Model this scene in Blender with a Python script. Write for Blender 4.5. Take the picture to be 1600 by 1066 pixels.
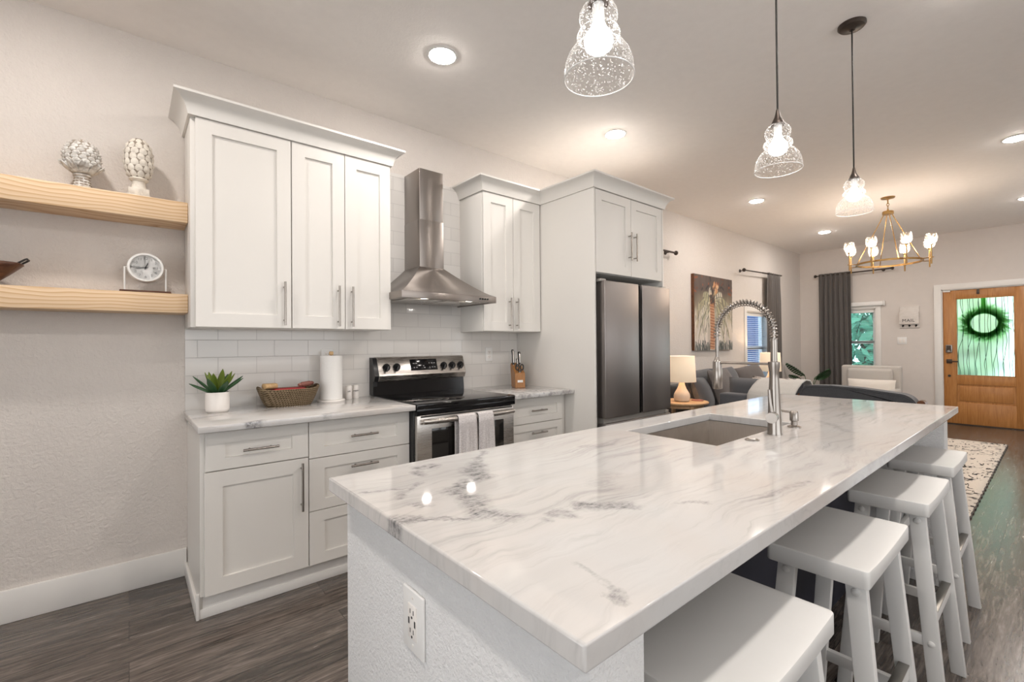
import bpy, bmesh, math, random
import numpy as np
from mathutils import Vector, Matrix, noise as mnoise

for o in list(bpy.data.objects):
    bpy.data.objects.remove(o, do_unlink=True)
SC = bpy.context.scene
COL = SC.collection
R = math.radians
PI = math.pi
random.seed(7)

# ------------------------------------------------------------------ camera
FPX = 717.27
yaw, pitch, roll = R(50.144), R(0.447), R(-0.4426)
Fv = Vector((math.cos(yaw) * math.cos(pitch), math.sin(yaw) * math.cos(pitch), math.sin(pitch)))
rt = Vector((math.sin(yaw), -math.cos(yaw), 0))
up = rt.cross(Fv)
Rv = math.cos(roll) * rt + math.sin(roll) * up
Uv = -math.sin(roll) * rt + math.cos(roll) * up
cd = bpy.data.cameras.new('camera')
cam = bpy.data.objects.new('camera', cd)
COL.objects.link(cam)
cd.sensor_fit = 'HORIZONTAL'
cd.sensor_width = 36
cd.lens = FPX * 36 / 1600
cd.clip_start = 0.02
cam.matrix_world = Matrix(((Rv.x, Uv.x, -Fv.x, 0), (Rv.y, Uv.y, -Fv.y, -3.135), (Rv.z, Uv.z, -Fv.z, 1.265), (0, 0, 0, 1)))
SC.camera = cam

# ------------------------------------------------------------------ world, exposure
W = bpy.data.worlds.new('world')
SC.world = W
W.use_nodes = True
bg = W.node_tree.nodes['Background']
bg.inputs[0].default_value = (0.97, 0.985, 1.0, 1)
bg.inputs[1].default_value = 3.1
SC.view_settings.view_transform = 'Standard'
SC.view_settings.look = 'None'
SC.view_settings.exposure = 0.30
SC.view_settings.gamma = 1
SC.view_settings.use_curve_mapping = False
SC.cycles.max_bounces = 10
SC.cycles.diffuse_bounces = 6
SC.cycles.glossy_bounces = 4
SC.cycles.transmission_bounces = 6
SC.cycles.transparent_max_bounces = 12
SC.cycles.sample_clamp_indirect = 6
SC.cycles.caustics_refractive = False
SC.cycles.caustics_reflective = False

CAN_W = 12.0         # power of one recessed ceiling light
PEND_W = 1.1         # pendant bulb
CHAND_W = 2.3        # chandelier bulb (each of eight)
TABLE_W = 5.0        # table lamp bulb
WARM = (1.0, 0.925, 0.86)
WARMER = (1.0, 0.72, 0.46)
CEIL = 2.923


# ------------------------------------------------------------------ materials
class NT:
    def __init__(s, name):
        s.m = bpy.data.materials.new(name)
        s.m.use_nodes = True
        s.t = s.m.node_tree
        s.n = s.t.nodes
        s.b = s.n['Principled BSDF']
        s.out = s.n['Material Output']

    def new(s, typ, **kw):
        n = s.n.new(typ)
        for k, v in kw.items():
            setattr(n, k, v)
        return n

    def link(s, a, b):
        s.t.links.new(a, b)

    def val(s, sock, v):
        if hasattr(v, 'is_linked') or isinstance(v, bpy.types.NodeSocket):
            s.link(v, sock)
        else:
            sock.default_value = v

    def math(s, op, a, b=None, c=None, clamp=False):
        n = s.new('ShaderNodeMath', operation=op)
        n.use_clamp = clamp
        s.val(n.inputs[0], a)
        if b is not None:
            s.val(n.inputs[1], b)
        if c is not None:
            s.val(n.inputs[2], c)
        return n.outputs[0]

    def coord(s, scale=(1, 1, 1), rot=(0, 0, 0), kind='Object', loc=(0, 0, 0)):
        tc = s.new('ShaderNodeTexCoord')
        mp = s.new('ShaderNodeMapping')
        s.link(tc.outputs[kind], mp.inputs[0])
        mp.inputs['Scale'].default_value = scale
        mp.inputs['Rotation'].default_value = rot
        mp.inputs['Location'].default_value = loc
        return mp.outputs[0]

    def noise(s, vec, scale, detail=4, rough=0.5, dist=0.0):
        n = s.new('ShaderNodeTexNoise')
        s.link(vec, n.inputs['Vector'])
        n.inputs['Scale'].default_value = scale
        n.inputs['Detail'].default_value = detail
        n.inputs['Roughness'].default_value = rough
        n.inputs['Distortion'].default_value = dist
        return n.outputs[0]

    def ramp(s, fac, stops, interp='LINEAR'):
        n = s.new('ShaderNodeValToRGB')
        cr = n.color_ramp
        cr.interpolation = interp
        while len(cr.elements) < len(stops):
            cr.elements.new(0.5)
        for e, (p, c) in zip(cr.elements, stops):
            e.position = p
            e.color = (c[0], c[1], c[2], 1) if not isinstance(c, (int, float)) else (c, c, c, 1)
        s.link(fac, n.inputs[0])
        return n.outputs[0]

    def mix(s, fac, a, b, typ='MIX'):
        n = s.new('ShaderNodeMix', data_type='RGBA', blend_type=typ)
        s.val(n.inputs[0], fac)
        for sock, v in ((n.inputs[6], a), (n.inputs[7], b)):
            if isinstance(v, tuple):
                sock.default_value = (*v[:3], 1)
            else:
                s.link(v, sock)
        return n.outputs[2]

    def bump(s, h, strength, dist):
        n = s.new('ShaderNodeBump')
        n.inputs['Strength'].default_value = strength
        n.inputs['Distance'].default_value = dist
        s.link(h, n.inputs['Height'])
        s.link(n.outputs[0], s.b.inputs['Normal'])
        return n

    def base(s, col, rough=0.5, metal=0.0, spec=0.5):
        s.val(s.b.inputs['Base Color'], (*col, 1) if isinstance(col, tuple) else col)
        s.val(s.b.inputs['Roughness'], rough)
        s.b.inputs['Metallic'].default_value = metal
        s.b.inputs['Specular IOR Level'].default_value = spec
        return s


def plain(name, col, rough=0.5, metal=0.0, spec=0.5, var=0.05, scale=20, bump=0.0):
    k = NT(name)
    v = k.coord()
    nz = k.noise(v, scale, 3)
    lo = tuple(c * (1 - var) for c in col)
    hi = tuple(min(1, c * (1 + var)) for c in col)
    k.base(k.mix(nz, lo, hi), rough, metal, spec)
    if bump:
        k.bump(nz, bump, 0.002)
    return k.m


def paint_wall(name, col, s1=55, strength=0.35):
    k = NT(name)
    v = k.coord()
    a = k.noise(v, s1, 4, 0.6, 0.4)
    b = k.noise(v, s1 * 0.28, 3)
    h = k.math('ADD', k.ramp(a, [(0.35, 0.0), (0.68, 1.0)]), k.math('MULTIPLY', b, 0.6))
    k.base(k.mix(b, tuple(c * 0.97 for c in col), tuple(min(1, c * 1.03) for c in col)), 0.75, 0, 0.3)
    k.bump(h, strength, 0.004)
    return k.m


def brushed(name, col, rough, stretch=(2, 2, 160), metal=1.0, amt=0.10):
    k = NT(name)
    v = k.coord(stretch)
    nz = k.noise(v, 6, 3)
    k.base(k.mix(nz, tuple(c * (1 - amt) for c in col), tuple(min(1, c * (1 + amt)) for c in col)),
           k.math('ADD', k.math('MULTIPLY', nz, 0.12), rough - 0.06), metal)
    return k.m


def emit(name, col, strength):
    k = NT(name)
    k.base(col, 0.4)
    k.b.inputs['Emission Color'].default_value = (*col, 1)
    k.b.inputs['Emission Strength'].default_value = strength
    return k.m


def floor_mat():
    k = NT('floor_planks')
    v = k.coord()
    br = k.new('ShaderNodeTexBrick')
    k.link(v, br.inputs['Vector'])
    br.offset = 0.37
    br.inputs['Scale'].default_value = 1
    br.inputs['Brick Width'].default_value = 1.22
    br.inputs['Row Height'].default_value = 0.18
    br.inputs['Mortar Size'].default_value = 0.0012
    br.inputs['Mortar Smooth'].default_value = 0.3
    br.inputs['Bias'].default_value = 0
    br.inputs['Color1'].default_value = (0, 0, 0, 1)
    br.inputs['Color2'].default_value = (1, 1, 1, 1)
    br.inputs['Mortar'].default_value = (0.5, 0.5, 0.5, 1)
    off = k.new('ShaderNodeVectorMath', operation='MULTIPLY_ADD')
    k.link(br.outputs['Color'], off.inputs[0])
    off.inputs[1].default_value = (3.1, 1.7, 5.0)
    k.link(v, off.inputs[2])
    mp = k.new('ShaderNodeMapping')
    k.link(off.outputs[0], mp.inputs[0])
    mp.inputs['Scale'].default_value = (1.3, 14, 1)
    g = k.noise(mp.outputs[0], 2.2, 6, 0.62, 1.6)
    g2 = k.noise(mp.outputs[0], 9, 4, 0.6, 0.4)
    gg = k.math('ADD', k.math('MULTIPLY', g, 0.72), k.math('MULTIPLY', g2, 0.28))
    c = k.ramp(gg, [(0.30, (0.016, 0.0115, 0.0095)), (0.43, (0.052, 0.040, 0.033)), (0.54, (0.098, 0.079, 0.067)), (0.68, (0.19, 0.16, 0.138))])
    tone = k.math('ADD', k.math('MULTIPLY', br.outputs['Color'], 0.55), 0.72)
    mul = k.new('ShaderNodeVectorMath', operation='SCALE')
    k.link(c, mul.inputs[0])
    k.link(tone, mul.inputs['Scale'])
    col = k.mix(br.outputs['Fac'], mul.outputs[0], (0.018, 0.014, 0.012))
    k.base(col, k.math('ADD', k.math('MULTIPLY', gg, 0.20), 0.14), 0, 0.9)
    k.bump(k.math('SUBTRACT', gg, k.math('MULTIPLY', br.outputs['Fac'], 1.5)), 0.12, 0.003)
    return k.m


def tile_mat():
    k = NT('subway_tile')
    tc = k.new('ShaderNodeTexCoord')
    sp = k.new('ShaderNodeSeparateXYZ')
    k.link(tc.outputs['Object'], sp.inputs[0])
    cb = k.new('ShaderNodeCombineXYZ')
    k.link(k.math('ADD', sp.outputs[0], 0.099), cb.inputs[0])
    k.link(k.math('ADD', sp.outputs[2], 0.003), cb.inputs[1])
    br = k.new('ShaderNodeTexBrick')
    k.link(cb.outputs[0], br.inputs['Vector'])
    br.offset = 0.5
    for nme, val in (('Scale', 1), ('Brick Width', 0.198), ('Row Height', 0.1), ('Mortar Size', 0.0016), ('Mortar Smooth', 0.15), ('Bias', 0)):
        br.inputs[nme].default_value = val
    br.inputs['Color1'].default_value = (0.655, 0.635, 0.61, 1)
    br.inputs['Color2'].default_value = (0.70, 0.68, 0.655, 1)
    br.inputs['Mortar'].default_value = (0.50, 0.485, 0.47, 1)
    wob = k.noise(k.coord(), 9, 2)
    k.base(br.outputs['Color'], k.math('ADD', k.math('MULTIPLY', br.outputs['Fac'], 0.5), 0.10), 0, 0.5)
    k.bump(k.math('SUBTRACT', k.math('MULTIPLY', wob, 0.25), k.math('MULTIPLY', br.outputs['Fac'], 1.0)), 0.5, 0.0015)
    return k.m


def marble(name, segs=(), grain=1.0, dark_edge=0.0):
    """white marble: faint diagonal veining, warm and grey clouds, plus SEGS = [(x0, y0, x1, y1, radius, weight)] in object space"""
    k = NT(name)
    v = k.coord()
    warp = k.new('ShaderNodeTexNoise')
    k.link(v, warp.inputs['Vector'])
    warp.inputs['Scale'].default_value = 3.0
    warp.inputs['Detail'].default_value = 5
    wv = k.new('ShaderNodeVectorMath', operation='MULTIPLY_ADD')
    k.link(warp.outputs['Color'], wv.inputs[0])
    wv.inputs[1].default_value = (0.17, 0.17, 0.17)
    k.link(v, wv.inputs[2])
    mp = k.new('ShaderNodeMapping')
    k.link(wv.outputs[0], mp.inputs[0])
    mp.inputs['Rotation'].default_value = (0, 0, R(58))
    mp.inputs['Scale'].default_value = (0.85, 8.5, 2.0)
    streak = k.noise(mp.outputs[0], 3.2, 8, 0.62)
    cloud = k.noise(v, 2.1, 4, 0.55, 0.6)
    fine = k.noise(v, 60, 5, 0.7)
    base = k.mix(k.ramp(cloud, [(0.38, 0.0), (0.68, 1.0)]), (0.575, 0.57, 0.565), (0.565, 0.525, 0.495))
    vein = k.ramp(streak, [(0.32, 1.0), (0.40, 0.45), (0.49, 0.0)])
    patch = k.ramp(k.noise(v, 1.3, 2), [(0.42, 0.15), (0.6, 1.0)])
    vm = k.math('MULTIPLY', k.math('MULTIPLY', vein, patch), 0.62 * grain)
    col = k.mix(vm, base, (0.33, 0.325, 0.325))
    soft = k.ramp(k.noise(mp.outputs[0], 1.5, 4, 0.5), [(0.45, 0.0), (0.66, 0.55)])
    col = k.mix(soft, col, (0.52, 0.51, 0.50))
    mp2 = k.new('ShaderNodeMapping')
    k.link(wv.outputs[0], mp2.inputs[0])
    mp2.inputs['Rotation'].default_value = (0, 0, R(64))
    mp2.inputs['Scale'].default_value = (1.5, 26, 3.0)
    hair = k.ramp(k.noise(mp2.outputs[0], 1.8, 7, 0.66), [(0.33, 0.75), (0.42, 0.22), (0.50, 0.0)])
    hp_ = k.ramp(k.noise(v, 2.4, 3), [(0.40, 0.25), (0.62, 1.0)])
    col = k.mix(k.math('MULTIPLY', k.math('MULTIPLY', hair, hp_), 0.75 * grain), col, (0.27, 0.265, 0.265))
    if segs:
        w2 = k.new('ShaderNodeTexNoise')
        k.link(v, w2.inputs['Vector'])
        w2.inputs['Scale'].default_value = 11
        w2.inputs['Detail'].default_value = 6
        w2.inputs['Roughness'].default_value = 0.65
        wv2 = k.new('ShaderNodeVectorMath', operation='MULTIPLY_ADD')
        k.link(w2.outputs['Color'], wv2.inputs[0])
        wv2.inputs[1].default_value = (0.085, 0.085, 0)
        k.link(v, wv2.inputs[2])
        sub = k.new('ShaderNodeVectorMath', operation='SUBTRACT')
        k.link(wv2.outputs[0], sub.inputs[0])
        sub.inputs[1].default_value = (0.0425, 0.0425, 0)
        sep = k.new('ShaderNodeSeparateXYZ')
        k.link(sub.outputs[0], sep.inputs[0])
        px, py = sep.outputs[0], sep.outputs[1]
        total = None
        for x0, y0, x1, y1, r, wt in segs:
            dx, dy = x1 - x0, y1 - y0
            L2 = max(1e-6, dx * dx + dy * dy)
            t = k.math('ADD', k.math('MULTIPLY_ADD', px, dx / L2, -(x0 * dx + y0 * dy) / L2), k.math('MULTIPLY', py, dy / L2), clamp=True)
            ex = k.math('SUBTRACT', px, k.math('MULTIPLY_ADD', t, dx, x0))
            ey = k.math('SUBTRACT', py, k.math('MULTIPLY_ADD', t, dy, y0))
            d = k.math('SQRT', k.math('ADD', k.math('MULTIPLY', ex, ex), k.math('MULTIPLY', ey, ey)))
            mk = k.math('MULTIPLY', k.math('MULTIPLY_ADD', d, -1.0 / r, 1.35, clamp=True), wt)
            total = mk if total is None else k.math('MAXIMUM', total, mk)
        sp = k.ramp(fine, [(0.38, 0.28), (0.60, 1.0)])
        sp2 = k.ramp(k.noise(mp.outputs[0], 14, 4, 0.6), [(0.35, 0.35), (0.62, 1.0)])
        col = k.mix(k.math('MULTIPLY', total, k.math('MULTIPLY', sp, sp2)), col, (0.10, 0.10, 0.108))
    if dark_edge:
        dk = k.ramp(k.noise(v, 24, 5, 0.65, 0.8), [(0.45, 0.0), (0.62, dark_edge)])
        col = k.mix(dk, col, (0.13, 0.125, 0.13))
    k.base(col, k.math('MULTIPLY_ADD', fine, 0.03, 0.04), 0, 0.5)
    return k.m


def pine_mat():
    k = NT('pine_wood')
    v = k.coord((0.45, 1, 1))
    warp = k.noise(v, 2.6, 3, 0.5)
    wv = k.new('ShaderNodeCombineXYZ')
    sp = k.new('ShaderNodeSeparateXYZ')
    k.link(v, sp.inputs[0])
    d = k.math('ADD', k.math('ADD', sp.outputs[2], k.math('MULTIPLY', sp.outputs[1], 0.35)), k.math('MULTIPLY', warp, 0.16))
    ring = k.math('FRACT', k.math('MULTIPLY', d, 52))
    ringc = k.ramp(ring, [(0.0, 0.0), (0.55, 0.35), (0.86, 1.0), (1.0, 0.0)])
    fine = k.noise(k.coord((3, 60, 60)), 3, 3)
    col = k.mix(ringc, (0.78, 0.60, 0.41), (0.56, 0.35, 0.175))
    col = k.mix(k.math('MULTIPLY', fine, 0.2), col, (0.66, 0.46, 0.28))
    k.base(col, 0.5, 0, 0.35)
    k.bump(fine, 0.06, 0.001)
    return k.m


def wood(name, dark, light, stretch=(12, 12, 1.2), rough=0.38):
    k = NT(name)
    v = k.coord(stretch)
    n = k.noise(v, 3, 6, 0.6, 1.2)
    k.base(k.ramp(n, [(0.3, dark), (0.7, light)]), rough, 0, 0.4)
    k.bump(n, 0.05, 0.001)
    return k.m


def fabric(name, c0, c1, scale=260, bump=0.35, rough=0.9, wrinkle=0.25):
    k = NT(name)
    v = k.coord()
    n = k.noise(v, scale, 2, 0.7)
    w = k.noise(v, 7, 4, 0.55, 0.5)
    k.base(k.mix(n, c0, c1), rough, 0, 0.15)
    k.b.inputs['Sheen Weight'].default_value = 0.25
    h = k.math('ADD', k.math('MULTIPLY', n, 0.12), k.math('MULTIPLY', w, wrinkle))
    k.bump(h, bump, 0.02)
    return k.m


def glass_seed(name, tint=(1, 1, 1), scale=230, rim=0.75, glow=0.3):
    """thin seeded glass: clear, reflecting towards its edges, with small bubbles that catch the bulb's light"""
    k = NT(name)
    tr = k.new('ShaderNodeBsdfTransparent')
    tr.inputs[0].default_value = (*tint, 1)
    gl = k.new('ShaderNodeBsdfGlossy')
    gl.inputs['Roughness'].default_value = 0.10
    gl.inputs[0].default_value = (1, 1, 1, 1)
    d1 = k.new('ShaderNodeBsdfTranslucent')
    d1.inputs[0].default_value = (0.9, 0.9, 0.9, 1)
    d2 = k.new('ShaderNodeBsdfDiffuse')
    d2.inputs[0].default_value = (0.9, 0.9, 0.9, 1)
    df = k.new('ShaderNodeMixShader')
    k.link(d1.outputs[0], df.inputs[1])
    k.link(d2.outputs[0], df.inputs[2])
    lw = k.new('ShaderNodeLayerWeight')
    lw.inputs[0].default_value = 0.35
    f = k.math('MULTIPLY', k.math('POWER', lw.outputs['Facing'], 2.6), rim)
    m1 = k.new('ShaderNodeMixShader')
    k.link(k.math('ADD', f, 0.012, clamp=True), m1.inputs[0])
    k.link(tr.outputs[0], m1.inputs[1])
    add = k.new('ShaderNodeMixShader')
    add.inputs[0].default_value = glow
    k.link(gl.outputs[0], add.inputs[1])
    k.link(df.outputs[0], add.inputs[2])
    k.link(add.outputs[0], m1.inputs[2])
    vo = k.new('ShaderNodeTexVoronoi')
    k.link(k.coord(), vo.inputs['Vector'])
    vo.inputs['Scale'].default_value = scale
    sel = k.math('GREATER_THAN', k.noise(k.coord(), scale * 0.55, 1), 0.47)
    bub = k.math('MULTIPLY', k.ramp(vo.outputs['Distance'], [(0.22, 1.0), (0.42, 0.0)]), sel)
    m2 = k.new('ShaderNodeMixShader')
    k.link(k.math('MULTIPLY', bub, 0.55), m2.inputs[0])
    k.link(m1.outputs[0], m2.inputs[1])
    k.link(df.outputs[0], m2.inputs[2])
    k.link(m2.outputs[0], k.out.inputs[0])
    return k.m


def door_glass_mat():
    k = NT('reeded_door_glass')
    tc = k.new('ShaderNodeTexCoord')
    sp = k.new('ShaderNodeSeparateXYZ')
    k.link(tc.outputs['Object'], sp.inputs[0])
    lines = None
    for sc_, th, seed, amp in ((17.0, 0.05, 0.0, 0.30), (11.0, 0.035, 5.3, 0.50)):
        cb = k.new('ShaderNodeCombineXYZ')
        k.link(sp.outputs[2], cb.inputs[1])
        k.link(k.math('MULTIPLY', sp.outputs[1], 0.45), cb.inputs[0])
        cb.inputs[2].default_value = seed
        w = k.noise(cb.outputs[0], 2.3, 1)
        f = k.math('FRACT', k.math('ADD', k.math('MULTIPLY', sp.outputs[1], sc_), k.math('MULTIPLY_ADD', w, amp * 3.2, seed)))
        l = k.math('LESS_THAN', k.math('ABSOLUTE', k.math('SUBTRACT', f, 0.5)), th)
        lines = l if lines is None else k.math('MAXIMUM', lines, l)
    gl = k.new('ShaderNodeBsdfRefraction')
    gl.inputs['Roughness'].default_value = 0.36
    gl.inputs['IOR'].default_value = 1.18
    gl.inputs[0].default_value = (0.83, 0.985, 0.975, 1)
    tr = k.new('ShaderNodeBsdfTransparent')
    tr.inputs[0].default_value = (0.83, 0.985, 0.975, 1)
    m0 = k.new('ShaderNodeMixShader')
    m0.inputs[0].default_value = 0.06
    k.link(gl.outputs[0], m0.inputs[1])
    k.link(tr.outputs[0], m0.inputs[2])
    dk = k.new('ShaderNodeBsdfTransparent')
    dk.inputs[0].default_value = (0.10, 0.22, 0.21, 1)
    m1 = k.new('ShaderNodeMixShader')
    k.link(k.math('MULTIPLY', lines, 0.8), m1.inputs[0])
    k.link(m0.outputs[0], m1.inputs[1])
    k.link(dk.outputs[0], m1.inputs[2])
    k.link(m1.outputs[0], k.out.inputs[0])
    return k.m


def window_glass_mat(tint):
    k = NT('window_glass')
    tr = k.new('ShaderNodeBsdfTransparent')
    tr.inputs[0].default_value = (*tint, 1)
    gl = k.new('ShaderNodeBsdfGlossy')
    gl.inputs['Roughness'].default_value = 0.02
    lw = k.new('ShaderNodeLayerWeight')
    lw.inputs[0].default_value = 0.3
    m = k.new('ShaderNodeMixShader')
    k.link(k.math('MULTIPLY', lw.outputs['Fresnel'], 0.5), m.inputs[0])
    k.link(tr.outputs[0], m.inputs[1])
    k.link(gl.outputs[0], m.inputs[2])
    k.link(m.outputs[0], k.out.inputs[0])
    return k.m


def rug_mat():
    k = NT('rug_wool')
    a = k.noise(k.coord((2.8, 5.6, 1)), 1.6, 2, 0.5, 1.4)
    b = k.noise(k.coord((11, 5.5, 1)), 1.5, 2, 0.5, 0.6)
    m1 = k.ramp(a, [(0.47, 0.0), (0.48, 1.0), (0.535, 1.0), (0.545, 0.0)])
    m2 = k.ramp(b, [(0.49, 0.0), (0.52, 1.0)])
    mask = k.math('MULTIPLY', m1, m2)
    fine = k.noise(k.coord(), 180, 2)
    col = k.mix(fine, (0.60, 0.53, 0.45), (0.76, 0.69, 0.61))
    col = k.mix(mask, col, (0.018, 0.016, 0.016))
    k.base(col, 0.95, 0, 0.1)
    k.bump(fine, 0.6, 0.01)
    return k.m


def towel_mat():
    k = NT('waffle_towel')
    v = k.coord()
    ck = k.new('ShaderNodeTexVoronoi')
    k.link(v, ck.inputs['Vector'])
    ck.inputs['Scale'].default_value = 115
    ck.inputs['Randomness'].default_value = 0.25
    k.base(k.ramp(ck.outputs['Distance'], [(0.15, (0.83, 0.80, 0.79)), (0.6, (0.50, 0.47, 0.47))]), 0.95, 0, 0.1)
    k.bump(ck.outputs['Distance'], -0.8, 0.004)
    return k.m


def wicker_mat():
    k = NT('seagrass_wicker')
    v = k.coord()
    sp = k.new('ShaderNodeSeparateXYZ')
    k.link(v, sp.inputs[0])
    n = k.noise(v, 30, 3)
    z = k.math('FRACT', k.math('ADD', k.math('MULTIPLY', sp.outputs[2], 90), k.math('MULTIPLY', n, 0.8)))
    row = k.math('FLOOR', k.math('MULTIPLY', sp.outputs[2], 90))
    u = k.math('ADD', k.math('MULTIPLY', k.math('ADD', sp.outputs[0], k.math('MULTIPLY', sp.outputs[1], 0.9)), 75), k.math('MULTIPLY', row, 0.5))
    s_ = k.math('FRACT', u)
    h = k.math('MULTIPLY', k.math('SINE', k.math('MULTIPLY', z, PI)), k.math('SINE', k.math('MULTIPLY', s_, PI)))
    n2 = k.noise(v, 60, 2)
    c = k.mix(n2, (0.15, 0.105, 0.060), (0.33, 0.255, 0.165))
    k.base(k.mix(k.ramp(h, [(0.1, 0.0), (0.5, 1.0)]), (0.055, 0.036, 0.018), c), 0.75, 0, 0.2)
    k.bump(h, 0.9, 0.004)
    return k.m


def finial_mat(name, dirt, scale, base):
    k = NT(name)
    v = k.coord()
    n = k.noise(v, scale, 5, 0.65, 0.5)
    k.base(k.mix(k.ramp(n, [(0.42, 0.0), (0.66, dirt)]), base, (0.21, 0.16, 0.12)), 0.7, 0, 0.25)
    k.bump(n, 0.25, 0.003)
    return k.m


def cooktop_mat():
    k = NT('black_ceramic_glass')
    tc = k.new('ShaderNodeTexCoord')
    sp = k.new('ShaderNodeSeparateXYZ')
    k.link(tc.outputs['Object'], sp.inputs[0])
    tot = None
    for cx, cy, r in ((0.20, -0.51, 0.115), (0.20, -0.51, 0.075), (0.56, -0.50, 0.085), (0.22, -0.24, 0.08), (0.56, -0.24, 0.105), (0.38, -0.20, 0.05)):
        ex = k.math('SUBTRACT', sp.outputs[0], cx)
        ey = k.math('SUBTRACT', sp.outputs[1], cy)
        d = k.math('SQRT', k.math('ADD', k.math('MULTIPLY', ex, ex), k.math('MULTIPLY', ey, ey)))
        ring = k.math('LESS_THAN', k.math('ABSOLUTE', k.math('SUBTRACT', d, r)), 0.0022)
        tot = ring if tot is None else k.math('MAXIMUM', tot, ring)
    fine = k.math('GREATER_THAN', k.noise(k.coord(), 400, 1), 0.68)
    col = k.mix(k.math('MAXIMUM', tot, k.math('MULTIPLY', fine, 0.12)), (0.006, 0.006, 0.007), (0.22, 0.22, 0.22))
    k.base(col, 0.06, 0, 0.5)
    return k.m


def shade_mat(name, col, strength):
    """linen lamp shade, lit from the bulb inside"""
    k = NT(name)
    v = k.coord((1, 1, 1))
    n = k.noise(v, 220, 2)
    c = k.mix(n, tuple(x * 0.92 for x in col), col)
    k.base(c, 0.9, 0, 0.1)
    k.link(c, k.b.inputs['Emission Color'])
    k.b.inputs['Emission Strength'].default_value = strength
    return k.m


def leaf_mat(name, c0, c1, scale=14, rough=0.4):
    k = NT(name)
    n = k.noise(k.coord(), scale, 4)
    k.base(k.mix(n, c0, c1), rough, 0, 0.4)
    return k.m


def blanket_mat():
    return fabric('throw_knit', (0.44, 0.43, 0.41), (0.58, 0.565, 0.54), 120, 0.4, 0.95, 0.2)


M = {}
M['wall'] = paint_wall('wall_paint', (0.655, 0.612, 0.575), 55, 0.55)
M['wall2'] = paint_wall('far_wall_paint', (0.66, 0.615, 0.58), 45, 0.12)
M['ceil'] = paint_wall('ceiling_paint', (0.88, 0.845, 0.815), 70, 0.12)
M['isl'] = paint_wall('island_textured_paint', (0.70, 0.70, 0.70), 115, 0.55)
M['trim'] = plain('white_trim', (0.76, 0.745, 0.72), 0.4, var=0.02)
M['cab'] = plain('cabinet_lacquer', (0.73, 0.71, 0.675), 0.33, var=0.012, scale=6)
M['cab_in'] = plain('cabinet_inside', (0.60, 0.57, 0.53), 0.5, var=0.02)
M['floor'] = floor_mat()
M['tile'] = tile_mat()
M['nickel'] = plain('brushed_nickel', (0.35, 0.32, 0.292), 0.27, 1.0, var=0.01, scale=3)
M['steel'] = brushed('stainless_steel', (0.60, 0.56, 0.52), 0.30, (160, 160, 2))
M['steel_h'] = brushed('stainless_horizontal', (0.50, 0.47, 0.44), 0.27, (2, 40, 160))
k = NT('hood_steel')
k.base((0.32, 0.29, 0.27), 0.34, 1.0)
tg_ = k.new('ShaderNodeTangent', direction_type='RADIAL', axis='Z')
k.link(tg_.outputs[0], k.b.inputs['Tangent'])
k.b.inputs['Anisotropic'].default_value = 0.85
k.b.inputs['Anisotropic Rotation'].default_value = 0.25
M['hood'] = k.m
M['fridge'] = brushed('dark_stainless', (0.265, 0.243, 0.234), 0.36, (150, 150, 2), amt=0.07)
M['fridge_side'] = plain('fridge_grey', (0.36, 0.345, 0.325), 0.4, 0.6)
M['sink'] = brushed('sink_steel', (0.66, 0.62, 0.58), 0.36, (3, 120, 3), amt=0.14)
M['black'] = plain('black_plastic', (0.008, 0.008, 0.009), 0.3, var=0.1)
M['blackgloss'] = plain('black_enamel', (0.005, 0.005, 0.006), 0.12, 0.0, 0.3, var=0.1)
M['iron'] = plain('black_iron', (0.012, 0.010, 0.009), 0.45, 0.4)
M['bronze'] = plain('oil_rubbed_bronze', (0.065, 0.05, 0.042), 0.42, 0.7, var=0.25, scale=60)
M['brass'] = plain('aged_brass', (0.37, 0.225, 0.085), 0.3, 1.0, var=0.03)
M['cooktop'] = cooktop_mat()
M['ovenglass'] = plain('oven_window_glass', (0.012, 0.011, 0.010), 0.06)
M['stool'] = plain('stool_white_paint', (0.66, 0.655, 0.64), 0.36, var=0.02)
M['plate'] = plain('metal_foot_plate', (0.30, 0.28, 0.25), 0.3, 1.0)
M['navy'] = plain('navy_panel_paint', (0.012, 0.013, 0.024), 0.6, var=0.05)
M['pine'] = pine_mat()
M['doorwood'] = wood('door_fir_wood', (0.36, 0.150, 0.042), (0.52, 0.245, 0.078), (14, 14, 1.0), 0.32)
M['oak'] = wood('light_oak', (0.48, 0.30, 0.16), (0.66, 0.46, 0.28), (4, 4, 4), 0.4)
M['blockwood'] = wood('knife_block_wood', (0.26, 0.115, 0.036), (0.40, 0.19, 0.068), (20, 20, 2), 0.35)
M['darkwood'] = wood('dark_brown_wood', (0.055, 0.020, 0.010), (0.13, 0.055, 0.026), (2, 12, 12), 0.4)
M['armwood'] = wood('walnut_wood', (0.09, 0.032, 0.012), (0.17, 0.07, 0.03), (6, 6, 6), 0.35)
M['white'] = plain('white_plastic', (0.78, 0.775, 0.76), 0.35, var=0.01)
M['ceramic'] = plain('white_ceramic', (0.80, 0.765, 0.73), 0.4, var=0.02)
M['paper'] = plain('paper_towel', (0.84, 0.83, 0.81), 0.95, var=0.03, scale=120, bump=0.3)
M['slot'] = plain('dark_slot', (0.02, 0.02, 0.02), 0.6)
M['soil'] = plain('dark_soil', (0.03, 0.022, 0.016), 0.95, var=0.4, scale=120)
M['wicker'] = wicker_mat()
M['red'] = plain('red_cloth', (0.36, 0.018, 0.022), 0.7, var=0.3, scale=60)
M['pinkwood'] = plain('reddish_wood', (0.26, 0.10, 0.075), 0.5, var=0.2)
M['rollwood'] = wood('pale_rolled_wood', (0.50, 0.31, 0.14), (0.70, 0.50, 0.28), (10, 10, 10), 0.5)
M['finial1'] = finial_mat('distressed_white', 0.75, 42, (0.70, 0.69, 0.66))
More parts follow.
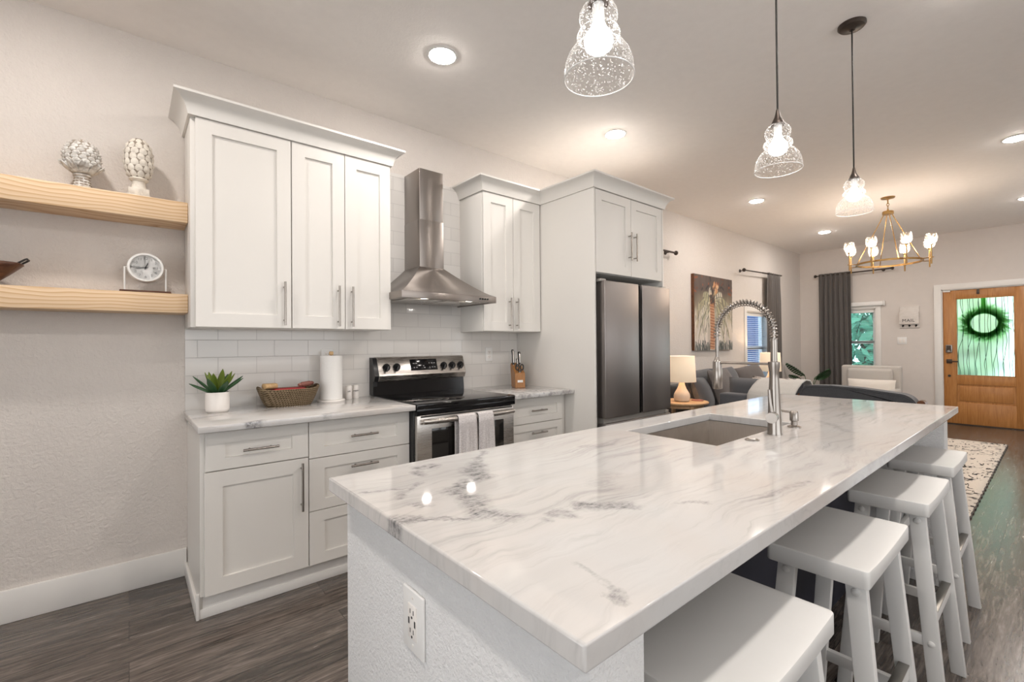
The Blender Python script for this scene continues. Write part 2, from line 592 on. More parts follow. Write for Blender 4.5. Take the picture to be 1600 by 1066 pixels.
M['finial2'] = finial_mat('aged_cream', 0.35, 26, (0.77, 0.72, 0.64))
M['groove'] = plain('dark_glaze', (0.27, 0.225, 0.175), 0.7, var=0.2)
M['clockface'] = plain('clock_face_white', (0.80, 0.80, 0.79), 0.4, var=0.01)
M['ink'] = plain('black_ink', (0.02, 0.02, 0.022), 0.6)
M['greyink'] = plain('grey_ink', (0.26, 0.26, 0.26), 0.6)
M['sofa'] = fabric('charcoal_sofa_fabric', (0.066, 0.070, 0.080), (0.125, 0.130, 0.142), 240, 0.5)
M['sofa2'] = fabric('dark_tweed', (0.030, 0.032, 0.036), (0.085, 0.088, 0.095), 190, 0.5, 0.9, 0.12)
M['cush'] = fabric('grey_brown_cushion_fabric', (0.085, 0.076, 0.074), (0.145, 0.130, 0.125), 240, 0.6, 0.9, 0.5)
M['seam'] = plain('dark_seam', (0.02, 0.021, 0.024), 0.9)
M['lightfab'] = fabric('light_grey_linen', (0.40, 0.375, 0.345), (0.52, 0.49, 0.455), 260, 0.25)
M['cream'] = fabric('cream_linen', (0.62, 0.575, 0.52), (0.74, 0.70, 0.64), 260, 0.3)
M['throw'] = blanket_mat()
M['curtain'] = fabric('grey_curtain_cloth', (0.088, 0.080, 0.076), (0.135, 0.124, 0.118), 300, 0.15, 0.9, 0.1)
M['can'] = emit('led_lens', WARM, CAN_W / (PI * PI * 0.072 ** 2))
M['bulb'] = emit('led_bulb', WARM, PEND_W / (PI * 0.0165))
M['cbulb'] = emit('warm_bulb', (1.0, 0.83, 0.68), CHAND_W / (PI * 0.0062))
M['tbulb'] = emit('table_bulb', WARMER, 8.0)
M['hoodled'] = emit('hood_led', (1.0, 0.92, 0.78), 6.0)
M['seeded'] = glass_seed('seeded_glass')
M['crystal'] = glass_seed('crystal_glass', (1.0, 0.97, 0.93), 120, 0.9, 0.25)
M['doorglass'] = door_glass_mat()
M['winglass'] = window_glass_mat((0.74, 0.97, 0.97))
M['patio'] = window_glass_mat((0.9, 0.9, 0.9))
M['winglass2'] = window_glass_mat((0.80, 0.90, 1.0))
M['rug'] = rug_mat()
M['rugedge'] = plain('dark_rug_binding', (0.10, 0.085, 0.075), 0.95, var=0.5, scale=30)
M['towel'] = towel_mat()
M['shade'] = shade_mat('linen_shade', (0.88, 0.72, 0.54), 0.36)
M['lampbase'] = plain('lamp_ceramic', (0.66, 0.585, 0.50), 0.45, var=0.04, scale=40)
M['lampbase2'] = plain('lamp_speckled_lower', (0.50, 0.46, 0.42), 0.6, var=0.12, scale=90)
M['leafdark'] = leaf_mat('agave_leaf_green', (0.018, 0.065, 0.028), (0.055, 0.135, 0.050))
M['leaflime'] = leaf_mat('agave_leaf_lime', (0.10, 0.16, 0.018), (0.19, 0.25, 0.035))
M['leafplant'] = leaf_mat('monstera_leaf', (0.014, 0.055, 0.020), (0.045, 0.12, 0.045), 20, 0.3)
M['hedge'] = leaf_mat('hedge_leaves', (0.05, 0.17, 0.13), (0.26, 0.48, 0.34), 5, 0.7)
M['hedge2'] = leaf_mat('pale_hedge_leaves', (0.52, 0.56, 0.36), (0.82, 0.83, 0.66), 7, 0.7)
M['drive'] = plain('pale_driveway', (0.52, 0.70, 0.72), 0.8, var=0.1, scale=3)
M['siding'] = plain('blue_siding', (0.10, 0.13, 0.30), 0.7, var=0.1)
k = NT('wreath_needles')
wd_ = k.new('ShaderNodeBsdfTranslucent')
wd_.inputs[0].default_value = (0.40, 0.72, 0.26, 1)
wf_ = k.new('ShaderNodeBsdfDiffuse')
wf_.inputs[0].default_value = (0.22, 0.45, 0.15, 1)
wm_ = k.new('ShaderNodeMixShader')
k.link(wd_.outputs[0], wm_.inputs[1])
k.link(wf_.outputs[0], wm_.inputs[2])
k.link(wm_.outputs[0], k.out.inputs[0])
M['wreath'] = k.m
M['blind'] = plain('blind_slat', (0.70, 0.71, 0.73), 0.5, var=0.02)
M['mailwood'] = wood('whitewashed_wood', (0.60, 0.565, 0.53), (0.74, 0.70, 0.665), (3, 3, 22), 0.6)
M['label'] = plain('paper_label', (0.75, 0.74, 0.72), 0.5)


# ------------------------------------------------------------------ mesh helpers
class MB:
    """collects shapes in world coordinates (or local ones when its thing stands at the origin)"""

    def __init__(s):
        s.v = []
        s.f = []
        s.smooth = []
        s.cols = None

    def add(s, verts, faces, smooth=False):
        o = len(s.v)
        s.v += [tuple(p) for p in verts]
        s.f += [tuple(i + o for i in f) for f in faces]
        s.smooth += [smooth] * len(faces)
        return s

    def bm(s, b, smooth=False):
        b.verts.ensure_lookup_table()
        b.verts.index_update()
        s.add([v.co[:] for v in b.verts], [[v.index for v in f.verts] for f in b.faces], smooth)
        b.free()
        return s

    def box(s, x0, x1, y0, y1, z0, z1, bev=0.0, seg=2, mat=None):
        x0, x1 = min(x0, x1), max(x0, x1)
        y0, y1 = min(y0, y1), max(y0, y1)
        z0, z1 = min(z0, z1), max(z0, z1)
        b = bmesh.new()
        bmesh.ops.create_cube(b, size=1.0)
        for v in b.verts:
            v.co = Vector((x0 + (v.co.x + 0.5) * (x1 - x0), y0 + (v.co.y + 0.5) * (y1 - y0), z0 + (v.co.z + 0.5) * (z1 - z0)))
        if bev > 0:
            bmesh.ops.bevel(b, geom=list(b.edges), offset=bev, segments=seg, profile=0.5, affect='EDGES')
        if mat is not None:
            bmesh.ops.transform(b, matrix=mat, verts=b.verts)
        return s.bm(b, bev > 0)

    def obox(s, c, size, rot=None, bev=0.0, seg=2):
        """box of SIZE centred at C, turned by the Matrix ROT"""
        m = Matrix.Translation(Vector(c)) @ (rot.to_4x4() if rot is not None else Matrix.Identity(4))
        a, b_, c_ = (d / 2 for d in size)
        return s.box(-a, a, -b_, b_, -c_, c_, bev, seg, m)

    def cyl(s, p0, p1, r, seg=16, r1=None, caps=True, smooth=True):
        p0, p1 = Vector(p0), Vector(p1)
        r1 = r if r1 is None else r1
        d = (p1 - p0).normalized()
        a = d.orthogonal().normalized()
        b = d.cross(a)
        vs = []
        for p, rr in ((p0, r), (p1, r1)):
            for i in range(seg):
                t = 2 * PI * i / seg
                vs.append(p + (a * math.cos(t) + b * math.sin(t)) * rr)
        fs = [(i, (i + 1) % seg, seg + (i + 1) % seg, seg + i) for i in range(seg)]
        s.add(vs, fs, smooth)
        if caps:
            s.add(vs[:seg], [tuple(reversed(range(seg)))])
            s.add(vs[seg:], [tuple(range(seg))])
        return s

    def lathe(s, c, prof, seg=32, axis=None, closed=False):
        """PROF = [(r, z)] turned about a vertical axis through C (or about AXIS)"""
        c = Vector(c)
        q = Vector((0, 0, 1)).rotation_difference(Vector(axis)).to_matrix() if axis is not None else Matrix.Identity(3)
        vs, fs = [], []
        n = len(prof)
        for r, z in prof:
            for i in range(seg):
                t = 2 * PI * i / seg
                vs.append(c + q @ Vector((r * math.cos(t), r * math.sin(t), z)))
        for j in range(n - 1 if not closed else n):
            k = (j + 1) % n
            for i in range(seg):
                fs.append((j * seg + i, j * seg + (i + 1) % seg, k * seg + (i + 1) % seg, k * seg + i))
        s.add(vs, fs, True)
        if not closed:
            if prof[0][0] > 1e-5:
                s.add(vs[:seg], [tuple(reversed(range(seg)))])
            if prof[-1][0] > 1e-5:
                s.add(vs[-seg:], [tuple(range(seg))])
        return s

    def tube(s, pts, r, seg=8, caps=True, radii=None):
        pts = [Vector(p) for p in pts]
        n = len(pts)
        vs, fs = [], []
        prev = None
        for i, p in enumerate(pts):
            d = (pts[min(i + 1, n - 1)] - pts[max(i - 1, 0)]).normalized()
            if prev is None:
                a = d.orthogonal().normalized()
            else:
                a = (prev - d * prev.dot(d))
                a = a.normalized() if a.length > 1e-6 else d.orthogonal().normalized()
            prev = a
            b = d.cross(a)
            rr = radii[i] if radii else r
            for k in range(seg):
                t = 2 * PI * k / seg
                vs.append(p + (a * math.cos(t) + b * math.sin(t)) * rr)
        for i in range(n - 1):
            for k in range(seg):
                fs.append((i * seg + k, i * seg + (k + 1) % seg, (i + 1) * seg + (k + 1) % seg, (i + 1) * seg + k))
        s.add(vs, fs, True)
        if caps:
            s.add(vs[:seg], [tuple(reversed(range(seg)))])
            s.add(vs[-seg:], [tuple(range(seg))])
        return s

    def prism(s, poly, d0, d1, axis='x', smooth=False):
        """POLY in the plane across AXIS (x: (y, z); y: (x, z); z: (x, y)), from D0 to D1 along it"""
        def P(a, b, d):
            return {'x': (d, a, b), 'y': (a, d, b), 'z': (a, b, d)}[axis]
        n = len(poly)
        vs = [P(a, b, d0) for a, b in poly] + [P(a, b, d1) for a, b in poly]
        fs = [(i, (i + 1) % n, n + (i + 1) % n, n + i) for i in range(n)]
        s.add(vs, fs, smooth)
        s.add(vs[:n], [tuple(reversed(range(n)))])
        s.add(vs[n:], [tuple(range(n))])
        return s

    def grid(s, fn, nu, nv, smooth=True, wrap=False):
        vs = [fn(i / nu, j / nv) for j in range(nv + 1) for i in range(nu + 1)]
        fs = [(j * (nu + 1) + i, j * (nu + 1) + i + 1, (j + 1) * (nu + 1) + i + 1, (j + 1) * (nu + 1) + i) for j in range(nv) for i in range(nu)]
        return s.add(vs, fs, smooth)

    def pillow(s, c, size, rot=None, n=14, pw=2.6, pinch=0.10):
        """soft cushion: SIZE = (width, height, thickness), lying in its local x-z plane, thickness along y"""
        w, h, t = size
        rot = rot or Matrix.Identity(3)
        c = Vector(c)
        vs, fs = [], []
        for sgn in (1, -1):
            o = len(vs)
            for j in range(n + 1):
                for i in range(n + 1):
                    u, v = -1 + 2 * i / n, -1 + 2 * j / n
                    q = max(0.0, (1 - abs(u) ** pw)) ** 0.55 * max(0.0, (1 - abs(v) ** pw)) ** 0.55
                    x = u * (1 - pinch * (1 - abs(v)) * abs(u)) * w / 2 if False else u * w / 2 * (1 - pinch * (1 - v * v) * 0.4)
                    z = v * h / 2 * (1 - pinch * (1 - u * u) * 0.4)
                    vs.append(c + rot @ Vector((x, sgn * t / 2 * q, z)))
            for j in range(n):
                for i in range(n):
                    a = o + j * (n + 1) + i
                    f = (a, a + 1, a + n + 2, a + n + 1)
                    fs.append(f if sgn < 0 else tuple(reversed(f)))
        return s.add(vs, fs, True)

    def build(s, name, mat, parent=None, origin=None, sharp=40, weld=True):
        org = Vector(origin) if origin is not None else (wloc(parent) if parent is not None else Vector((0, 0, 0)))
        me = bpy.data.meshes.new(name)
        me.from_pydata([(p[0] - org.x, p[1] - org.y, p[2] - org.z) for p in s.v], [], s.f)
        me.polygons.foreach_set('use_smooth', s.smooth)
        if weld:
            b = bmesh.new()
            b.from_mesh(me)
            bmesh.ops.remove_doubles(b, verts=b.verts, dist=1e-5)
            bmesh.ops.recalc_face_normals(b, faces=b.faces)
            b.to_mesh(me)
            b.free()
        try:
            me.set_sharp_from_angle(angle=R(sharp))
        except Exception:
            pass
        me.materials.append(mat if not isinstance(mat, str) else M[mat])
        o = bpy.data.objects.new(name, me)
        COL.objects.link(o)
        if parent is not None:
            o.parent = parent
            o.location = org - wloc(parent)
        else:
            o.location = org
        return o


def wloc(o):
    v = Vector((0, 0, 0))
    while o is not None:
        v += o.location
        o = o.parent
    return v


def tag(o, label, cat, group=None, kind=None):
    o['label'] = label
    o['category'] = cat
    if group:
        o['group'] = group
    if kind:
        o['kind'] = kind
    return o


def thing(name, label, cat, loc=(0, 0, 0), group=None):
    o = bpy.data.objects.new(name, None)
    o.empty_display_size = 0.1
    COL.objects.link(o)
    o.location = loc
    return tag(o, label, cat, group)


def solo(name, label, cat, mb, mat, origin, group=None, **kw):
    return tag(mb.build(name, mat, None, origin, **kw), label, cat, group)


def struct(name, mb, mat, parent=None, origin=None, **kw):
    o = mb.build(name, mat, parent, origin, **kw)
    if parent is None:
        o['kind'] = 'structure'
    return o


def children(o):
    return [c for c in bpy.data.objects if c.parent == o]


def copy_tree(o, parent=None):
    c = o.copy()
    COL.objects.link(c)
    c.parent = parent
    for ch in children(o):
        copy_tree(ch, c)
    return c


def bevel_mod(o, w, seg=3):
    m = o.modifiers.new('bevel', 'BEVEL')
    m.width = w
    m.segments = seg
    m.limit_method = 'ANGLE'
    m.angle_limit = R(50)
    return o


def text_mesh(name, txt, size, mat, parent, loc, rx=0, rz=0, depth=0.0006, align='CENTER', spacing=1.0, stretch=1.0):
    """lettering as a mesh: text stands in its local x-z plane, facing local -y, turned by RZ about z, tilted back by RX"""
    cu = bpy.data.curves.new(name, 'FONT')
    cu.body = txt
    cu.size = size
    cu.extrude = depth
    cu.align_x = align
    cu.align_y = 'CENTER'
    cu.space_character = spacing
    t = bpy.data.objects.new(name, cu)
    COL.objects.link(t)
    dg = bpy.context.evaluated_depsgraph_get()
    me = bpy.data.meshes.new_from_object(t.evaluated_get(dg))
    bpy.data.objects.remove(t, do_unlink=True)
    mat4 = Matrix.Rotation(rz, 4, 'Z') @ Matrix.Rotation(R(90) + rx, 4, 'X') @ Matrix.Diagonal((stretch, 1, 1, 1))
    me.transform(mat4)
    me.materials.clear()
    me.materials.append(M[mat])
    o = bpy.data.objects.new(name, me)
    COL.objects.link(o)
    o.parent = parent
    o.location = Vector(loc) - (wloc(parent) if parent else Vector((0, 0, 0)))
    return o


def lamp(name, typ, loc, power, col, parent, radius=0.03, size=0.14, spread=None):
    l = bpy.data.lights.new(name, typ)
    l.energy = power
    l.color = col
    if typ == 'AREA':
        l.shape = 'DISK'
        l.size = size
        if spread:
            l.spread = spread
    elif typ in ('POINT', 'SPOT'):
        l.shadow_soft_size = radius
    o = bpy.data.objects.new(name, l)
    COL.objects.link(o)
    o.parent = parent
    o.location = Vector(loc) - wloc(parent)
    return o

# ================================================================== THE ROOM
XF, XB, YR = 9.66, -2.7, -5.7     # far wall, back wall behind the camera, right-hand wall
WT = 0.14


def wall_with_holes(axis, at, t, a0, a1, z0, z1, holes):
    """a wall slab from A0 to A1 along the other axis, with rectangular HOLES (a0, a1, z0, z1)"""
    mb = MB()
    xs = sorted({a0, a1, *[h[0] for h in holes], *[h[1] for h in holes]})
    zs = sorted({z0, z1, *[h[2] for h in holes], *[h[3] for h in holes]})
    for i in range(len(xs) - 1):
        for j in range(len(zs) - 1):
            cx, cz = (xs[i] + xs[i + 1]) / 2, (zs[j] + zs[j + 1]) / 2
            if any(h[0] < cx < h[1] and h[2] < cz < h[3] for h in holes):
                continue
            if axis == 'y':
                mb.box(xs[i], xs[i + 1], at, at + t, zs[j], zs[j + 1])
            else:
                mb.box(at, at + t, xs[i], xs[i + 1], zs[j], zs[j + 1])
    return mb


struct('floor', MB().box(XB - 0.2, XF + WT, YR - 0.2, WT, -0.08, 0.0), 'floor')
struct('ceiling', MB().box(XB - 0.2, XF + WT, YR - 0.2, WT, CEIL, CEIL + 0.1), 'ceil')
W1 = (7.34, 8.16, 0.62, 1.76)            # window in the left wall: x0, x1, z0, z1
W2 = (-1.13, -0.50, 0.72, 1.83)          # window in the far wall: y0, y1, z0, z1
D1 = (-2.875, -1.945, 0.0, 2.055)        # front door opening: y0, y1
W5 = (-5.0, -3.5, 0.5, 2.0)              # unseen far wall window right of the door, added for daylight on the floor
struct('wall_left', wall_with_holes('y', 0.0, WT, XB - 0.2, XF + WT, 0, CEIL, [W1]), 'wall')
struct('wall_far', wall_with_holes('x', XF, WT, YR - 0.2, WT, 0, CEIL, [W2, D1, W5]), 'wall2')
BW = (-5.1, -1.5, 0.0, 2.35)             # unseen sliding glass door behind the camera, added for soft daylight fill
RW = (5.6, 8.6, 0.9, 2.1)                # windows in the right-hand wall, out of the frame
RW2 = (-0.8, 3.2, 0.9, 2.35)  # unseen extra window nearer the kitchen, added to brighten the ceiling
struct('wall_back', wall_with_holes('x', XB - WT, WT, YR - 0.2, WT, 0, CEIL, [BW]), 'wall')
struct('wall_right', wall_with_holes('y', YR - WT, WT, XB - 0.2, XF + WT, 0, CEIL, [RW, RW2]), 'wall')
struct('baseboard_left', MB().box(XB, 0.245, -0.016, 0, 0, 0.152, 0.003).box(3.62, XF, -0.016, 0, 0, 0.152, 0.003), 'trim')
struct('baseboard_far', MB().box(XF - 0.016, XF, -1.865, 0, 0, 0.152, 0.003).box(XF - 0.016, XF, YR, -2.96, 0, 0.152, 0.003), 'trim')

# door casing and window casings
t1 = MB()
CW = 0.085
t1.box(XF - 0.022, XF + 0.0, D1[1], D1[1] + CW, 0, D1[3] + CW, 0.003)
t1.box(XF - 0.022, XF + 0.0, D1[0] - CW, D1[0], 0, D1[3] + CW, 0.003)
t1.box(XF - 0.022, XF + 0.0, D1[0] - 0.001, D1[1] + 0.001, D1[3], D1[3] + CW, 0.003)
t1.box(XF, XF + WT, D1[1] - 0.012, D1[1], 0, D1[3])
t1.box(XF, XF + WT, D1[0], D1[0] + 0.012, 0, D1[3])
t1.box(XF, XF + WT, D1[0], D1[1], D1[3] - 0.012, D1[3])
struct('trim_1', t1, 'trim')


def window(name, axis, at, a0, a1, z0, z1, rail, glass, cas=0.07, d=-1):
    """double-hung window in a wall; D: which way the room lies"""
    def bx(mb, u0, u1, w0, w1, c0, c1, bev=0.0):
        if axis == 'y':
            return mb.box(u0, u1, w0, w1, c0, c1, bev)
        return mb.box(w0, w1, u0, u1, c0, c1, bev)
    f = MB()
    bx(f, a0 - cas, a0, at + d * 0.02, at, z0 - cas, z1 + cas, 0.002)
    bx(f, a1, a1 + cas, at + d * 0.02, at, z0 - cas, z1 + cas, 0.002)
    bx(f, a0, a1, at + d * 0.02, at, z1, z1 + cas, 0.002)
    bx(f, a0 - cas - 0.02, a1 + cas + 0.02, at + d * 0.05, at, z0 - 0.03, z0, 0.004)
    for u0, u1 in ((a0, a0 + 0.02), (a1 - 0.02, a1)):
        bx(f, u0, u1, at, at - d * WT, z0, z1)
    bx(f, a0, a1, at, at - d * WT, z1 - 0.02, z1)
    bx(f, a0, a1, at, at - d * WT, z0, z0 + 0.02)
    root = struct(name, f, 'trim')
    s = MB()
    e, g = at - d * 0.07, at - d * 0.10
    for c0, c1 in ((z0 + 0.02, rail), (rail - 0.02, z1 - 0.02)):
        bx(s, a0 + 0.02, a0 + 0.055, e, g, c0, c1)
        bx(s, a1 - 0.055, a1 - 0.02, e, g, c0, c1)
        bx(s, a0 + 0.055, a1 - 0.055, e, g, c0, c0 + 0.035)
        bx(s, a0 + 0.055, a1 - 0.055, e, g, c1 - 0.035, c1)
    s.build('window_sash', M['white'], root)
    p = MB()
    bx(p, a0 + 0.05, a1 - 0.05, at - d * 0.083, at - d * 0.087, z0 + 0.05, z1 - 0.05)
    p.build('window_pane', glass, root)
    return root


window('window_1', 'y', 0.0, *W1, 1.19, M['winglass2'])
window('window_2', 'x', XF, *W2, 1.27, M['winglass'])
# glazing of the openings behind and beside the camera
bw = struct('added_window_3', MB().box(XB - 0.1, XB - 0.04, BW[0], BW[0] + 0.07, 0, BW[3]).box(XB - 0.1, XB - 0.04, BW[1] - 0.07, BW[1], 0, BW[3])
            .box(XB - 0.1, XB - 0.04, -3.34, -3.26, 0, BW[3]).box(XB - 0.1, XB - 0.04, BW[0], BW[1], BW[3] - 0.07, BW[3]).box(XB - 0.1, XB - 0.04, BW[0], BW[1], 0, 0.07), 'white')
rw = struct('window_4', MB().box(RW[0], RW[0] + 0.06, YR - 0.1, YR - 0.05, RW[2], RW[3]).box(RW[1] - 0.06, RW[1], YR - 0.1, YR - 0.05, RW[2], RW[3])
            .box(7.06, 7.14, YR - 0.1, YR - 0.05, RW[2], RW[3]).box(RW[0], RW[1], YR - 0.1, YR - 0.05, RW[2], RW[2] + 0.06)
            .box(RW[0], RW[1], YR - 0.1, YR - 0.05, RW[3] - 0.06, RW[3]), 'white')

MB().box(XB - 0.075, XB - 0.069, BW[0] + 0.07, BW[1] - 0.07, 0.07, BW[3] - 0.07).build('window_pane', M['patio'], bw)
MB().box(RW[0] + 0.06, RW[1] - 0.06, YR - 0.078, YR - 0.072, RW[2] + 0.06, RW[3] - 0.06).build('window_pane', M['patio'], rw)
rw2 = struct('added_window_5', MB().box(RW2[0], RW2[0] + 0.06, YR - 0.1, YR - 0.05, RW2[2], RW2[3]).box(RW2[1] - 0.06, RW2[1], YR - 0.1, YR - 0.05, RW2[2], RW2[3])
             .box(RW2[0], RW2[1], YR - 0.1, YR - 0.05, RW2[2], RW2[2] + 0.06).box(RW2[0], RW2[1], YR - 0.1, YR - 0.05, RW2[3] - 0.06, RW2[3]), 'white')
MB().box(RW2[0] + 0.06, RW2[1] - 0.06, YR - 0.078, YR - 0.072, RW2[2] + 0.06, RW2[3] - 0.06).build('window_pane', M['patio'], rw2)
window('added_window_6', 'x', XF, *W5, 1.25, M['patio'])

struct('trim_4', MB().box(XF - 0.012, XF + WT, D1[0] + 0.012, D1[1] - 0.012, 0.0002, 0.0125, 0.002), 'bronze')

# front door
dx0, dx1 = XF + 0.02, XF + 0.062
yl, yr_ = D1[1] - 0.014, D1[0] + 0.014
GL = (-2.712, -2.102, 0.742, 1.912)      # glass: y0, y1, z0, z1
dr = MB()
dr.box(dx0, dx1, GL[1], yl, 0.014, 2.04, 0.002)
dr.box(dx0, dx1, yr_, GL[0], 0.014, 2.04, 0.002)
dr.box(dx0, dx1, GL[0], GL[1], GL[3], 2.04, 0.002)
dr.box(dx0, dx1, GL[0], GL[1], 0.61, GL[2], 0.002)
dr.box(dx0, dx1, GL[0], GL[1], 0.014, 0.33, 0.002)
dr.box(dx0 + 0.012, dx1 - 0.012, GL[0], GL[1], 0.33, 0.61)
dr.box(dx0 + 0.004, dx1 - 0.004, GL[0] + 0.03, GL[1] - 0.03, 0.36, 0.58, 0.006)
door = struct('door_1', dr, 'doorwood')
gs = MB()
for y0, y1, z0, z1 in ((GL[0], GL[0] + 0.012, GL[2], GL[3]), (GL[1] - 0.012, GL[1], GL[2], GL[3]), (GL[0], GL[1], GL[2], GL[2] + 0.012), (GL[0], GL[1], GL[3] - 0.012, GL[3])):
    gs.box(dx0 - 0.004, dx0 + 0.014, y0, y1, z0, z1, 0.002)
gs.build('glazing_bead', M['doorwood'], door)
MB().box(dx0 + 0.018, dx0 + 0.024, GL[0] + 0.002, GL[1] - 0.002, GL[2] + 0.002, GL[3] - 0.002).build('door_glass', M['doorglass'], door)
kp = MB().box(dx0 - 0.022, dx0, -2.06, -1.985, 1.09, 1.21, 0.008, 3).build('keypad_lock', M['nickel'], door)
MB().box(dx0 - 0.024, dx0 - 0.021, -2.048, -1.997, 1.115, 1.20, 0.0).build('keypad', M['bronze'], kp)
MB().lathe((dx0 - 0.022, -2.022, 1.115), [(0.016, -0.012), (0.016, 0.0)], 16, (1, 0, 0)).build('lock_turn', M['nickel'], kp)
hd = MB().box(dx0 - 0.012, dx0, -2.055, -1.99, 0.925, 0.99, 0.004).build('door_handle', M['bronze'], door)
MB().tube([(dx0 - 0.012, -2.022, 0.958), (dx0 - 0.05, -2.022, 0.958), (dx0 - 0.055, -2.05, 0.957), (dx0 - 0.052, -2.13, 0.954)], 0.009, 10).build('lever', M['bronze'], hd)
MB().lathe((dx0 - 0.006, -2.022, 0.735), [(0.018, -0.004), (0.018, 0.006)], 16, (1, 0, 0)).build('peephole_cap', M['slot'], door)
MB().box(dx0 - 0.02, dx0, -2.36, -2.33, 1.965, 2.035, 0.002).build('wreath_hook', M['bronze'], door)
MB().box(dx0 - 0.018, dx0 + 0.0, -2.045, -1.965, 2.02, 2.04, 0.002).build('door_contact', M['white'], door)

# outside the front door and windows
og = struct('ground_outside', MB().box(XF + WT, 26, -14, 10, -0.12, -0.04), 'drive')
og.name = 'ground_outside'
struct('ground_side', MB().box(-8, XF + WT, WT, 9, -0.12, -0.04), 'drive')


def hedge(name, label, c, size, mat, n, seed, group=None):
    rnd = random.Random(seed)
    mb = MB()
    for _ in range(n):
        while True:
            u = Vector((rnd.uniform(-1, 1), rnd.uniform(-1, 1), rnd.uniform(-1, 1)))
            if 0.5 < u.length < 1:
                break
        p = Vector(c) + Vector((u.x * size[0], u.y * size[1], u.z * size[2]))
        if p.z < 0:
            p.z = rnd.uniform(0, 0.3)
        nrm = Vector((rnd.uniform(-1, 1), rnd.uniform(-1, 1), rnd.uniform(-0.3, 1))).normalized()
        a = nrm.orthogonal().normalized()
        b = nrm.cross(a)
        s_ = rnd.uniform(0.10, 0.2)
        mb.add([p - a * s_ * 0.5, p + b * s_, p + a * s_ * 0.5, p - b * s_], [(0, 1, 2, 3)])
    t = thing(name, label, 'shrub', (c[0], c[1], -0.04), group)
    mb.build('foliage', M[mat], t, weld=False)
    tr = MB()
    for k in range(5):
        a = 2 * PI * k / 5
        tr.tube([(c[0], c[1], -0.04), (c[0] + 0.2 * math.cos(a), c[1] + 0.2 * math.sin(a), c[2] * 0.6), (c[0] + size[0] * 0.5 * math.cos(a), c[1] + size[1] * 0.5 * math.sin(a), c[2] + 0.2)], 0.04, 6)
    tr.build('stem', M['darkwood'], t)
    return t


hedge('bush', 'teal green leafy bush outside the far window behind the curtain', (12.2, -0.3, 1.2), (0.8, 1.15, 1.35), 'hedge', 1500, 3)
hedge('bush', 'yellow green shrub outside, at the edge of the far window glass', (13.6, -1.75, 1.3), (0.8, 0.75, 1.4), 'hedge2', 900, 4)
hedge('tree', 'tall light green tree outside, blurred through the front door glass', (17.5, -1.9, 3.9), (1.2, 2.6, 1.8), 'hedge2', 700, 5)
tag(MB().box(10.5, 17.5, 2.2, 2.35, -0.04, 2.1).build('fence', M['siding'], None, (14, 2.2, -0.04)), 'blue painted fence outside the left window blinds', 'fence')

# wreath hanging on the outer face of the front door
wr = thing('wreath', 'round green needle wreath hanging outside on the front door glass', 'wreath', (9.775, -2.395, 1.53))
rnd = random.Random(11)
mb = MB()
for i in range(1200):
    a = rnd.uniform(0, 2 * PI)
    ph = rnd.uniform(0, 2 * PI)
    rr = 0.165 + 0.025 * math.cos(ph)
    p = Vector((9.775 + 0.02 * math.sin(ph), -2.395 + rr * math.cos(a), 1.53 + rr * math.sin(a)))
    d = (Vector((rnd.uniform(-0.3, 0.3), math.cos(a + rnd.uniform(0.2, 1.5)), math.sin(a + rnd.uniform(0.2, 1.5)))) * 1).normalized()
    L = rnd.uniform(0.05, 0.19)
    s_ = d.orthogonal().normalized() * 0.004
    mb.add([p - s_, p + d * L * 0.6 - s_ * 0.8, p + d * L, p + d * L * 0.6 + s_ * 0.8, p + s_], [(0, 1, 2, 3, 4)])
mb.build('needles', M['wreath'], wr, weld=False)
MB().tube([(9.775, -2.395 + 0.165 * math.cos(2 * PI * k / 32), 1.53 + 0.165 * math.sin(2 * PI * k / 32)) for k in range(33)], 0.022, 10, False).build('ring', M['wreath'], wr)
MB().box(9.735, 9.739, -2.42, -2.37, 1.68, 2.03).build('ribbon', M['wreath'], wr)

# ------------------------------------------------------------------ backsplash and kitchen cabinets
KX0 = 0.24
tag(MB().box(KX0, 1.30, -0.009, -0.0005, 0.90, 1.385).box(1.30, 2.075, -0.009, -0.0005, 0.90, 2.53).box(2.075, 2.668, -0.009, -0.0005, 0.90, 1.385).build('tile_backsplash', M['tile'], None, (0, 0, 0.907)),
    'white glossy subway tile backsplash behind the stove and counters', 'backsplash')


def shaker(name, parent, x0, x1, z0, z1, yf, th=0.02, rail=0.072, rec=0.011, mat='cab'):
    """framed panel door or drawer front, facing -y, its face at YF"""
    mb = MB()
    c = 0.0015

    def ring(i, y):
        return [(x0 + i, y, z0 + i), (x1 - i, y, z0 + i), (x1 - i, y, z1 - i), (x0 + i, y, z1 - i)]
    rv = rail if (z1 - z0) > 0.3 else 0.055
    def ring2(y, e):
        return [(x0 + rail + e, y, z0 + rv + e), (x1 - rail - e, y, z0 + rv + e), (x1 - rail - e, y, z1 - rv - e), (x0 + rail + e, y, z1 - rv - e)]
    rs = [ring(0, yf + th), ring(0, yf + c), ring(c, yf), ring2(yf, 0), ring2(yf + rec, 0.0015)]
    vs = [p for r in rs for p in r]
    fs = []
    for k in range(4):
        for i in range(4):
            fs.append((k * 4 + i, k * 4 + (i + 1) % 4, (k + 1) * 4 + (i + 1) % 4, (k + 1) * 4 + i))
    fs.append((16, 17, 18, 19))
    fs.append((3, 2, 1, 0))
    mb.add(vs, fs)
    return mb.build(name, M[mat], parent)


